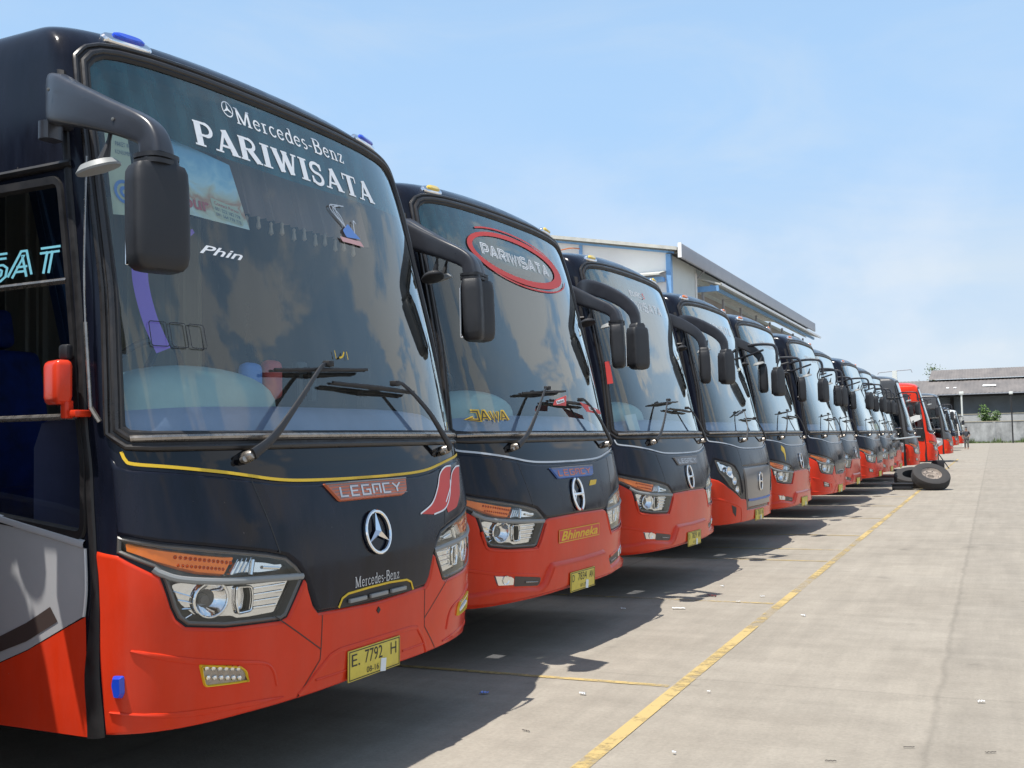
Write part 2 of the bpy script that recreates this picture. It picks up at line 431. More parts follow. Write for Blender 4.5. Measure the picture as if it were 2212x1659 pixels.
def inset(L, w, loops):
    n = len(L); o = []
    pa = [Vector((p[0] * AS, p[1])) for p in L]
    lp = [[(q[0] * AS, q[1]) for q in X] for X in loops]
    ar = sum(pa[i].x * pa[(i + 1) % n].y - pa[(i + 1) % n].x * pa[i].y for i in range(n))
    i = n // 3; d = (pa[(i + 1) % n] - pa[i]).normalized(); nn = Vector((-d.y, d.x)); mid = (pa[i] + pa[(i + 1) % n]) / 2 + nn * 1e-3
    sg = 1 if inside(lp, mid.x, mid.y) else -1
    for i in range(n):
        d1 = (pa[i] - pa[i - 1]); d2 = (pa[(i + 1) % n] - pa[i])
        if d1.length < 1e-9: d1 = d2
        if d2.length < 1e-9: d2 = d1
        d1.normalize(); d2.normalize()
        nv = Vector((-d1.y - d2.y, d1.x + d2.x))
        if nv.length < 1e-6: nv = Vector((-d1.y, d1.x))
        nv.normalize(); c = max(.5, nv.dot(Vector((-d1.y, d1.x))))
        q = pa[i] + nv * (sg * w / c); o.append((q.x / AS, q.y))
    return o
def patch(loops, off=0., thick=0., bevel=0., sa=.032, sv=.05, ga=None, gv=None, flip=False):
    """polygons with holes in (a, v) laid on the coach skin, raised by off, edges bevelled down by thick"""
    loops = [dens(L) for L in loops]; allL = list(loops); marks = []
    ins = []
    if bevel:
        ins = [dens(inset(L, bevel, loops), .05) for L in loops]
    pts = []; edges = []
    def addloop(L):
        k = len(pts); n = len(L); pts.extend(Vector(p) for p in L); edges.extend((k + i, k + (i + 1) % n) for i in range(n))
    for L in loops: addloop(L)
    for L in ins: addloop(L)
    amin = min(p[0] for L in loops for p in L); amax = max(p[0] for L in loops for p in L)
    vmin = min(p[1] for L in loops for p in L); vmax = max(p[1] for L in loops for p in L)
    if ga is None:
        ga = []; x = math.floor(amin / sa) * sa
        while x < amax:
            ga.append(x); x += sa if -1.05 < x < 1.02 else .25
    if gv is None: gv = [vmin + (i + .5) * sv for i in range(int((vmax - vmin) / sv) + 1)]
    bl = [(p.x, p.y) for p in pts]
    cells = {}
    for x, y in bl: cells.setdefault((int(x * AS // .03), int(y // .03)), []).append((x, y))
    core = ins if bevel else loops
    for x in ga:
        for y in gv:
            if not inside(core, x, y): continue
            ci, cj = int(x * AS // .03), int(y // .03); ok = True
            for di in (-1, 0, 1):
                for dj in (-1, 0, 1):
                    for q in cells.get((ci + di, cj + dj), ()):
                        if ((q[0] - x) * AS) ** 2 + (q[1] - y) ** 2 < .018 ** 2: ok = False; break
                    if not ok: break
                if not ok: break
            if ok: pts.append(Vector((x, y)))
    v2, _, f2, ov, _, _ = delaunay_2d_cdt(pts, edges, [], 0, 1e-7)
    nl = sum(len(L) for L in loops)
    V = []; AV = []
    for i, p in enumerate(v2):
        o = off
        if bevel and any(k < nl for k in ov[i]) : o = off - thick
        V.append(SP(p.x, p.y, o)); AV.append(None if o != off else (p.x, p.y))
    Fc = []
    for f in f2:
        cx = sum(v2[i].x for i in f) / len(f); cy = sum(v2[i].y for i in f) / len(f)
        if inside(loops, cx, cy): Fc.append(tuple(f) if not flip else tuple(reversed(f)))
    if thick and not bevel:
        for L in loops:
            k = len(V); n = len(L)
            for p in L: V.append(SP(*p, off))
            for p in L: V.append(SP(*p, off - thick))
            AV += [None] * (2 * n)
            ar = sum(L[i][0] * L[(i + 1) % n][1] - L[(i + 1) % n][0] * L[i][1] for i in range(n))
            for i in range(n):
                j = (i + 1) % n; q = (k + i, k + n + i, k + n + j, k + j)
                Fc.append(q if ar > 0 else tuple(reversed(q)))
    used = sorted({i for f in Fc for i in f}); mp_ = {a: b for b, a in enumerate(used)}
    global LAST_AV
    LAST_AV = [AV[i] for i in used]
    return [V[i] for i in used], [tuple(mp_[i] for i in f) for f in Fc]
LAST_AV = []
def path2(pts, smooth=True, st=.03, closed=False):
    q = [Vector((p[0] * AS, p[1], 0)) for p in pts]
    if smooth and len(q) > 2: q = catmull(q, 6, closed)
    elif closed: q = q + [q[0]]
    o = []
    for i in range(len(q) - 1):
        d = q[i + 1] - q[i]; k = max(1, int(math.ceil(d.length / st)))
        for t in range(k): o.append(q[i] + d * (t / k))
    if not closed: o.append(q[-1])
    return o
def ribbon(pts, w, off=.003, height=0., smooth=True, closed=False, prof=5, taper=None):
    """flat (height=0) or half-round bead following a line on the skin"""
    p = path2(pts, smooth, closed=closed); n = len(p); rings = []
    for i in range(n):
        if closed: d = p[(i + 1) % n] - p[i - 1]
        else: d = p[min(i + 1, n - 1)] - p[max(i - 1, 0)]
        d.normalize(); nv = Vector((-d.y, d.x, 0)); ww = w * (taper(i / max(n - 1, 1)) if taper else 1)
        rg = []
        ks = (-1, 1) if not height else [math.cos(PI * (1 - k / (prof - 1))) for k in range(prof)]
        for c in ks:
            q = p[i] + nv * (ww / 2 * c); h = off + (height * math.sqrt(max(0, 1 - c * c)) if height else 0)
            rg.append(SP(q.x / AS, q.y, h))
        rings.append(rg)
    if closed: rings.append(rings[0])
    V, Fc = ring_loft(rings, closed=False)
    return V, [tuple(reversed(f)) for f in Fc]
def mir(L): return [(-a, v) for a, v in reversed(L)]
def sym(half):
    """left half outline (from bottom centre, up the a<0 side, to top centre) -> closed symmetric outline"""
    return list(half) + [(-a, v) for a, v in reversed(half) if abs(a) > 1e-6]

# ------------------------------------------------------------------ lettering
def text2d(s, size=1., shear=0., xs=1., bold=0.):
    cu = bpy.data.curves.new('tmp', 'FONT'); cu.body = s; cu.size = size; cu.shear = shear; cu.fill_mode = 'FRONT'; cu.offset = bold; cu.resolution_u = 3
    o = bpy.data.objects.new('tmp', cu); me = bpy.data.meshes.new_from_object(o)
    V = [(v.co.x * xs, v.co.y) for v in me.vertices]; Fc = [tuple(p.vertices) for p in me.polygons]
    bpy.data.objects.remove(o); bpy.data.curves.remove(cu); bpy.data.meshes.remove(me)
    return V, Fc
def fit2(vf, x0, x1, y0, y1):
    V, Fc = vf; ax = min(v[0] for v in V); bx = max(v[0] for v in V); ay = min(v[1] for v in V); by = max(v[1] for v in V)
    return [(x0 + (v[0] - ax) / (bx - ax) * (x1 - x0), y0 + (v[1] - ay) / (by - ay) * (y1 - y0)) for v in V], Fc
def lay(vf, off=.004):
    return [SP(v[0], v[1], off + (v[2] if len(v) > 2 else 0)) for v in vf[0]], vf[1]
def stroke(pts, w, z, w2=None):
    """flat ribbon polyline in 2-D with mitred joins; z = tiny lift so strokes never share a plane"""
    p = [Vector((q[0], q[1])) for q in pts]; n = len(p); V = []; Fc = []
    cl = n > 2 and (p[0] - p[-1]).length < 1e-6
    for i in range(n):
        if cl: d1 = p[i] - p[i - 1 if i > 0 else n - 2]; d2 = p[(i + 1) if i < n - 1 else 1] - p[i]
        else: d1 = p[i] - p[i - 1] if i else p[1] - p[0]; d2 = p[i + 1] - p[i] if i < n - 1 else d1
        d1.normalize(); d2.normalize(); t = d1 + d2
        if t.length < 1e-4: t = d1
        t.normalize(); nv = Vector((-t.y, t.x)); c = max(.6, nv.dot(Vector((-d1.y, d1.x))))
        ww = w if w2 is None else w + (w2 - w) * i / (n - 1)
        V += [(*(p[i] - nv * (ww / 2 / c)), z), (*(p[i] + nv * (ww / 2 / c)), z)]
    for i in range(n - 1): Fc.append((2 * i, 2 * i + 2, 2 * i + 3, 2 * i + 1))
    return V, Fc
def arc(cx, cy, rx, ry, a0, a1, n=10): return [(cx + rx * math.cos(R(a0 + (a1 - a0) * i / n)), cy + ry * math.sin(R(a0 + (a1 - a0) * i / n))) for i in range(n + 1)]
SK = {   # skeleton capitals on a 0.8 x 1 cell
    'A': [[(0, 0), (.36, 1), (.44, 1), (.8, 0)], [(.2, .32), (.66, .32)]],
    'R': [[(.05, 0), (.05, 1), (.6, 1), (.75, .9), (.75, .6), (.6, .48), (.25, .48)], [(.4, .48), (.78, 0)]],
    'P': [[(.05, 0), (.05, 1), (.6, 1), (.75, .9), (.75, .55), (.6, .42), (.25, .42)]],
    'I': [[(.05, 0), (.05, 1)]],
    'W': [[(0, 1), (.25, 0), (.45, .85), (.65, 0), (.9, 1)]],
    'S': [[(.75, 1), (.15, 1), (.03, .88), (.03, .65), (.15, .53), (.62, .5), (.75, .4), (.75, .12), (.62, 0), (0, 0)]],
    'T': [[(0, 1), (.8, 1)], [(.4, .95), (.4, 0)]],
    'E': [[(.75, 1), (.05, 1), (.05, 0), (.75, 0)], [(.1, .5), (.65, .5)]],
    'U': [[(.05, 1), (.05, .12), (.15, 0), (.65, 0), (.75, .12), (.75, 1)]],
    'O': [[(.05, .12), (.05, .88), (.15, 1), (.65, 1), (.75, .88), (.75, .12), (.65, 0), (.15, 0), (.05, .12)]],
    'L': [[(.05, 1), (.05, 0), (.7, 0)]], 'C': [[(.75, 1), (.05, 1), (.05, 0), (.75, 0)]],
    'G': [[(.75, 1), (.05, 1), (.05, 0), (.75, 0), (.75, .5), (.4, .5)]],
    'Y': [[(0, 1), (.4, .5), (.8, 1)], [(.4, .52), (.4, 0)]],
    'J': [[(.1, 1), (.75, 1), (.75, 0), (-.35, .1), (.2, .3)]], '5': [[(.75, 1), (.05, 1), (.05, .55), (.6, .55), (.75, .45), (.75, .1), (.6, 0), (0, 0)]],
    'N': [[(.05, 0), (.05, 1), (.75, 1), (.75, 0)], [(.4, .6), (.4, .3)]],
}
def offs(pts, d):
    p = [Vector(q) for q in pts]; n = len(p); o = []
    for i in range(n):
        d1 = (p[i] - p[i - 1]).normalized() if i else (p[1] - p[0]).normalized(); d2 = (p[i + 1] - p[i]).normalized() if i < n - 1 else d1
        t = (d1 + d2); t = t.normalized() if t.length > 1e-4 else d1
        nv = Vector((-t.y, t.x)); c = max(.6, nv.dot(Vector((-d1.y, d1.x)))); q = p[i] + nv * (d / c); o.append((q.x, q.y))
    return o
def letters(s, w=.16, gap=.28, double=0., shear=0.):
    x = 0.; parts = []; z = 0.
    for ch in s:
        if ch == ' ': x += .6; continue
        gl = SK[ch]; wd = max(p[0] for st in gl for p in st)
        for st in gl:
            for d in ((-double, double) if double else (0,)):
                q = offs(st, d) if d else st
                z += .00004
                parts.append(stroke([(x + a + b * shear, b) for a, b in q], w, z))
        x += wd + gap
    return join(*parts)
def fit3(vf, x0, x1, y0, y1):
    V, Fc = vf; ax = min(v[0] for v in V); bx = max(v[0] for v in V); ay = min(v[1] for v in V); by = max(v[1] for v in V)
    return [(x0 + (v[0] - ax) / (bx - ax) * (x1 - x0), y0 + (v[1] - ay) / (by - ay) * (y1 - y0), v[2]) for v in V], Fc
def serif(s):
    """slab-serif face drawn from thick and thin strokes; caps and the lower-case letters needed"""
    T, t, b = .235, .1, .07       # thick, thin, serif height
    def foot(x, w=.32, y=0.): return ([(x - w / 2, y + b / 2), (x + w / 2, y + b / 2)], b)
    def top(x, w=.32, y=1.): return ([(x - w / 2, y - b / 2), (x + w / 2, y - b / 2)], b)
    def ell(cx, cy, rx, ry, a0, a1, w): return (arc(cx, cy, rx, ry, a0, a1, 14), w)
    G = {
        'P': (.66, [([(.16, 0), (.16, 1)], T), foot(.16, .38), top(.16, .3), ([(.16, .96), (.42, .96)], t), ell(.42, .71, .22, .25, 90, -90, .13), ([(.42, .46), (.16, .46)], t)]),
        'A': (.95, [([(.17, .02), (.47, .97)], t), ([(.45, .99), (.78, .02)], T), foot(.15, .3), foot(.79, .34), ([(.26, .3), (.64, .3)], t)]),
        'R': (.88, [([(.16, 0), (.16, 1)], T), foot(.16, .36), top(.16, .3), ([(.16, .96), (.42, .96)], t), ell(.42, .73, .22, .23, 90, -90, .13), ([(.42, .5), (.16, .5)], t), ([(.42, .5), (.74, .03)], T), foot(.77, .24)]),
        'I': (.44, [([(.2, 0), (.2, 1)], T), foot(.2, .4), top(.2, .4)]),
        'W': (1.2, [([(.14, .98), (.38, .02)], T), ([(.38, .02), (.6, .95)], t), ([(.58, .98), (.82, .02)], T), ([(.82, .02), (1.04, .98)], t), top(.14, .3), top(.6, .28), top(1.04, .26)]),
        'S': (.68, [(arc(.34, .74, .24, .23, 20, 270, 14) + arc(.34, .26, .25, .25, 90, -160, 14)[1:], .14), ([(.57, .68), (.57, .98)], t), ([(.1, .02), (.1, .33)], t)]),
        'T': (.8, [([(.42, 0), (.42, .98)], T), foot(.42, .4), ([(.04, .96), (.8, .96)], .08), ([(.07, .98), (.07, .7)], .06), ([(.77, .98), (.77, .7)], .06)]),
        'M': (1.1, [([(.14, 0), (.14, 1)], t), ([(.14, .97), (.5, .05)], .15), ([(.5, .03), (.86, .97)], t), ([(.88, 0), (.88, 1)], .15), foot(.14, .26), foot(.88, .3), top(.08, .2), top(.92, .2)]),
        'B': (.76, [([(.16, 0), (.16, 1)], .15), foot(.12, .2), top(.12, .2), ([(.16, .97), (.38, .97)], t), ell(.38, .76, .2, .21, 90, -90, .12), ([(.38, .54), (.16, .54)], t), ell(.4, .28, .24, .25, 90, -90, .13), ([(.4, .03), (.16, .03)], t)]),
        'e': (.56, [ell(.27, .33, .21, .3, 20, 325, .1), ([(.08, .36), (.48, .36)], .06)]),
        'r': (.46, [([(.15, 0), (.15, .64)], .12), foot(.15, .28), top(.1, .16, .64), ell(.3, .42, .14, .2, 170, 60, .08)]),
        'c': (.52, [ell(.28, .33, .22, .3, 50, 320, .1)]),
        'd': (.6, [ell(.27, .33, .2, .3, 0, 360, .1), ([(.46, 0), (.46, 1)], .12), foot(.5, .16), top(.4, .16)]),
        's': (.46, [(arc(.22, .48, .14, .15, 40, 260, 9) + arc(.22, .18, .15, .15, 90, -140, 9)[1:], .09)]),
        'n': (.62, [([(.14, 0), (.14, .64)], .12), foot(.14, .26), top(.09, .16, .64), ell(.3, .42, .16, .2, 170, 0, .08), ([(.46, .44), (.46, 0)], .12), foot(.46, .26)]),
        'z': (.52, [([(.06, .6), (.44, .6)], .07), ([(.42, .6), (.1, .04)], .11), ([(.06, .04), (.46, .04)], .07), ([(.08, .62), (.08, .46)], .05), ([(.44, .02), (.44, .2)], .05)]),
        '-': (.36, [([(.04, .34), (.3, .34)], .08)]),
    }
    x = 0.; parts = []; z = 0.
    for ch in s:
        w, st = G[ch]
        for p, wd in st:
            z += .00003; parts.append(stroke([(x + a, b_) for a, b_ in p], wd, z))
        x += w + .06
    return join(*parts)

# ------------------------------------------------------------------ coach outlines, in (a, v)
GLASS_H = [(0, 1.535), (-.3, 1.535), (-.6, 1.535), (-.83, 1.536), (-.883, 1.541), (-.9, 1.562), (-.892, 1.7), (-.883, 1.9), (-.871, 2.1), (-.864, 2.4),
           (-.858, 2.7), (-.852, 2.95), (-.842, 3.06), (-.815, 3.1), (-.78, 3.125), (-.72, 3.143), (-.6, 3.156), (-.4, 3.164), (0, 3.168)]
GLASS = sym(GLASS_H)
HEAD = [(-.946, 1.15), (-.844, 1.115), (-.7, 1.08), (-.522, 1.037), (-.448, 1.012), (-.408, .97), (-.381, .926), (-.455, .769), (-.476, .76), (-.675, .775),
        (-.782, .8), (-.807, .83), (-.822, .872), (-.849, 1.002), (-.868, 1.028), (-.949, 1.086)]
HEAD_C = rnd([(-.885, 1.2), (-.834, 1.18), (-.743, 1.15), (-.642, 1.1), (-.588, 1.016), (-.53, .73), (-.56, .725), (-.751, .871), (-.86, 1.045)], .03)
LINE = [(-.913, 1.471), (-.906, 1.439), (-.887, 1.423), (-.785, 1.406), (-.632, 1.379), (-.545, 1.361), (-.449, 1.341), (-.342, 1.329), (-.17, 1.323), (0, 1.322)]
NOSE_TOP = [(-.948, 1.45), (-.93, 1.415), (-.9, 1.399), (-.785, 1.383), (-.632, 1.356), (-.545, 1.338), (-.449, 1.318), (-.342, 1.306), (0, 1.3)]
WINDOW = rnd([(-2.25, 1.3), (-1.085, 1.15), (-1.06, 1.5), (-1.06, 2.0), (-1.035, 2.56), (-2.2, 2.56)], .05)
LEN = 11.4
BODY_OUT = [(-LEN, .38), (-1.1, .38), (-.95, .4), (-.5, .415), (0, .41), (.5, .415), (.95, .4), (1.1, .38), (LEN, .38), (LEN, 4.6), (-LEN, 4.6)]
GV = [.45 + .06 * i for i in range(45)] + [3.15, 3.19, 3.225, 3.26, 3.3, 3.34, 3.39, 3.45, 3.52, 3.6, 3.7, 3.82, 3.95, 4.1, 4.25, 4.4, 4.52]
_ga = [-1.05 + .032 * i for i in range(7)] + [-.88 + .03 * i for i in range(1, 59)]
_ga = [a for a in _ga if abs(a) < .86] + [q * (.86 + .016 * i) for i in range(13) for q in (-1, 1)]
GA = _ga + [q * (1.1 + .25 * i) for i in range(42) for q in (-1, 1)]
CACHE = {}
def cached(key, fn, sm=35):
    if key not in CACHE: CACHE[key] = skin_mesh(key.split('#')[0], fn()) if sm == 'skin' else mesh(key.split('#')[0], fn(), sm)
    return CACHE[key]
def frame(a, v, off=0.):
    p = SP(a, v, off); n = Vector(SN(a, v)); x = (SP(a + .01, v) - SP(a - .01, v)); x -= n * x.dot(n); x.normalize(); y = n.cross(x)
    return Matrix(((x.x, y.x, n.x, p.x), (x.y, y.y, n.y, p.y), (x.z, y.z, n.z, p.z), (0, 0, 0, 1)))
def at(vf, a, v, off=0.):
    Mx = frame(a, v, off); return [Mx @ Vector(q) for q in vf[0]], vf[1]
def flipy(vf): return [Vector((v[0], -v[1], v[2])) for v in vf[0]], [tuple(reversed(f)) for f in vf[1]]
def side_of(s, fn):
    """left-hand geometry (a<0) mirrored for the other side when s=+1"""
    return lambda: (fn() if s < 0 else flipy(fn()))
def head_wall(L, d):
    L = dens(L, .03); n = len(L); V = [SP(*p, .004) for p in L] + [SP(*p, -d) for p in L]
    return V, [(i, (i + 1) % n, n + (i + 1) % n, n + i) for i in range(n)]
def torus(R_, r_, ry=None, n=28, m=8, p=2.):
    path = [Vector((R_ * math.cos(2 * PI * k / n), (ry or R_) * math.sin(2 * PI * k / n), 0)) for k in range(n)]
    return sweep(path, (2 * r_, 2 * r_), m, p, closed=True)
def bowl(r0, d, n=24, sx=1., sy=1.):
    rings = []
    for k in range(6):
        t = k / 5; r_ = r0 * (1 - t * .8); z = -d * (1 - (r_ / r0) ** 2)
        rings.append([Vector((r_ * sx * math.cos(2 * PI * j / n), r_ * sy * math.sin(2 * PI * j / n), z)) for j in range(n)])
    V, Fc = ring_loft(rings, False, True)
    return V, Fc

def headlight(parent, s, kind):
    L = HEAD_C if kind == 'C' else HEAD
    def K(n): return '%s#%s%d' % (n, kind, s)
    h = obj('headlight', cached(K('headlight'), side_of(s, lambda: join(patch([L], -.055, sv=.04), head_wall(L, .055), patch([L, inset(L, .016, [L])], .009, bevel=.006, thick=.006)))), 'bezel', parent)
    if kind == 'C':
        obj('reflector', cached(K('reflector'), side_of(s, lambda: join(patch([rnd([(-.82, 1.16), (-.74, 1.13), (-.66, 1.08), (-.62, .98), (-.64, .93), (-.79, 1.05)], .02)], -.03),
            at(bowl(.055, .03), -.735, 1.05, -.004), at(torus(.056, .006), -.735, 1.05, 0), at(bowl(.045, .03), -.66, .93, -.01), at(torus(.046, .005), -.66, .93, -.005), at(bowl(.04, .03), -.61, .82, -.01), at(torus(.041, .005), -.61, .82, -.005)))), 'chrome', h)
        obj('turn_signal', cached(K('turn_signal'), side_of(s, lambda: patch([rnd([(-.865, 1.19), (-.84, 1.178), (-.815, 1.06), (-.835, 1.06)], .01)], -.004, .02))), 'chrome_soft', h)
        obj('cover_glass', cached(K('cover_glass'), side_of(s, lambda: patch([inset(L, .012, [L])], .004))), 'lamp_glass', h)
        return h
    am = rnd([(-.93, 1.128), (-.845, 1.097), (-.742, 1.066), (-.638, 1.041), (-.676, .97), (-.754, .99), (-.81, 1.016), (-.86, 1.043), (-.899, 1.07), (-.93, 1.088)], .008)
    t = obj('turn_signal', cached(K('turn_signal'), side_of(s, lambda: patch([am], .003, .03, bevel=.008))), 'amber', h)
    def dots():
        ps = []
        for k in range(13):
            f = k / 12
            ps.append(at(lathe([(.0085, 0), (.007, .003), (.001, .005)], 8), -.812 + .158 * f, 1.062 - .043 * f, .002))
            if k < 12: ps.append(at(lathe([(.0075, 0), (.006, .003), (.001, .005)], 8), -.806 + .138 * f, 1.03 - .035 * f, .002))
        return join(*ps)
    obj('led_row', cached(K('led_row'), side_of(s, dots)), 'amber_dark', t)
    cl = rnd([(-.627, 1.037), (-.524, 1.015), (-.45, .988), (-.467, .951), (-.55, .953), (-.664, .97)], .012)
    obj('position_lamp', cached(K('position_lamp'), side_of(s, lambda: join(patch([cl], -.008, .03, bevel=.014), *[ribbon([(-.655 + .016 * k, .975), (-.625 + .016 * k, 1.03)], .005, -.006, .004, smooth=False) for k in range(4)],
        ribbon([(-.585, .962), (-.572, 1.02)], .02, -.006, .012, smooth=False), ribbon([(-.54, .985), (-.475, .972)], .014, -.006, .008, smooth=False)))), 'chrome_soft', h)
    br = [(-.866, 1.024), (-.849, 1.005), (-.798, .976), (-.677, .951), (-.531, .936), (-.383, .923)]
    obj('divider', cached(K('divider'), side_of(s, lambda: ribbon(br, .028, .002, .012))), 'plastic_grey', h)
    rf = rnd([(-.822, .955), (-.8, .962), (-.741, .945), (-.665, .927), (-.531, .918), (-.424, .912), (-.42, .9), (-.47, .8), (-.485, .79), (-.617, .79), (-.64, .806), (-.72, .817), (-.758, .832), (-.798, .88)], .012)
    cir = [(-.713 + .05 * math.cos(2 * PI * k / 20), .884 + .066 * math.sin(2 * PI * k / 20)) for k in range(20)]
    cir2 = rnd([(-.63, .92), (-.578, .914), (-.572, .87), (-.578, .815), (-.622, .812), (-.632, .86)], .012)
    def refl():
        fl = [ribbon([(-.565, .9 - .026 * k), (-.44 - .012 * k, .9 - .027 * k)], .012, -.026, .004, smooth=False) for k in range(4)]
        rad = [ribbon([(-.765, .90 - .022 * k), (-.818 + .012 * k, .93 - .036 * k)], .009, -.024, .006, smooth=False) for k in range(4)]
        return join(patch([rf, cir, cir2], -.028, .0), at(bowl(.072, .05, sx=1., sy=.95), -.713, .884, -.02), at(torus(.073, .006, .069), -.713, .884, -.012), patch([cir2], -.05), ribbon(cir2, .012, -.018, .008, closed=True, smooth=False), *fl, *rad)
    r = obj('reflector', cached(K('reflector'), side_of(s, refl)), 'chrome', h)
    obj('bulb_hood', cached(K('bulb_hood'), side_of(s, lambda: at(xf(lathe([(.001, .03), (.018, .028), (.024, .01), (.024, 0)], 14), (-.022, .0, -.05)), -.713, .884, 0))), 'bezel', r)
    obj('cover_glass', cached(K('cover_glass'), side_of(s, lambda: patch([inset(L, .012, [L])], .006))), 'lamp_glass', h)
    return h

def star_emblem():
    R_ = .098; parts = [torus(R_, .009)]
    for k in range(3):
        an = PI / 2 + k * 2 * PI / 3; d = Vector((math.cos(an), math.sin(an), 0)); n_ = Vector((-d.y, d.x, 0))
        V = [d * R_, n_ * .021 + d * -.012, n_ * -.021 + d * -.012, Vector((0, 0, .02)), Vector((0, 0, -.004))]
        parts.append((V, [(0, 1, 3), (3, 2, 0), (0, 4, 1), (0, 2, 4)]))
    return join(*parts)
def oval_emblem():
    parts = []
    for a0, a1 in ((100, 260), (-80, 80)):
        p = arc(0, 0, .085, .115, a0, a1, 14); parts.append(sweep([Vector((x, y, .006)) for x, y in p], [(.02 + .016 * math.sin(PI * i / 14), .016) for i in range(15)], 8, 2.6, up=(0, 0, 1)))
    parts.append(xf(box(-.085, .085, -.01, .01, 0, .014, .004), (0, 0, 0)))
    for s in (-1, 1): parts.append(sweep([Vector((s * .07, -.04, .006)), Vector((s * .05, 0, .01)), Vector((s * .07, .04, .006))], [(.012, .012)] * 3, 8))
    return join(*parts)

def plate(parent, a, v, s1, s2, off=.02):
    Mx = frame(a, v, off); tilt = Matrix.Rotation(R(-4), 4, 'X')
    def T(vf): return [Mx @ (tilt @ Vector(q)) for q in vf[0]], vf[1]
    pl = obj('license_plate', T(box(-.215, .215, -.07, .07, -.003, .003, .002)), 'plate_yellow', parent)
    def t3(s, x0, x1, y0, y1, b=0.): 
        q = fit2(text2d(s, 1, bold=b), x0, x1, y0, y1); return T(([(p[0], p[1], .0045) for p in q[0]], q[1]))
    for q in s1 or (): obj('plate_number', t3(*q), 'plate_black', pl)
    if s2: obj('plate_date', t3(*s2), 'plate_black', pl)
    obj('plate_edge', T(join(*[box(x0, x1, y0, y1, .0031, .0046) for x0, x1, y0, y1 in ((-.208, .208, .061, .065), (-.208, .208, -.065, -.061), (-.208, -.204, -.061, .061), (.204, .208, -.061, .061))])), 'plate_black', pl)
    obj('number_tag', T(xf(box(-.022, .022, -.03, .03, .004, .0065), (.065, -.04, 0), rot=(0, 0, -.12))), 'board_white', pl)
    return pl

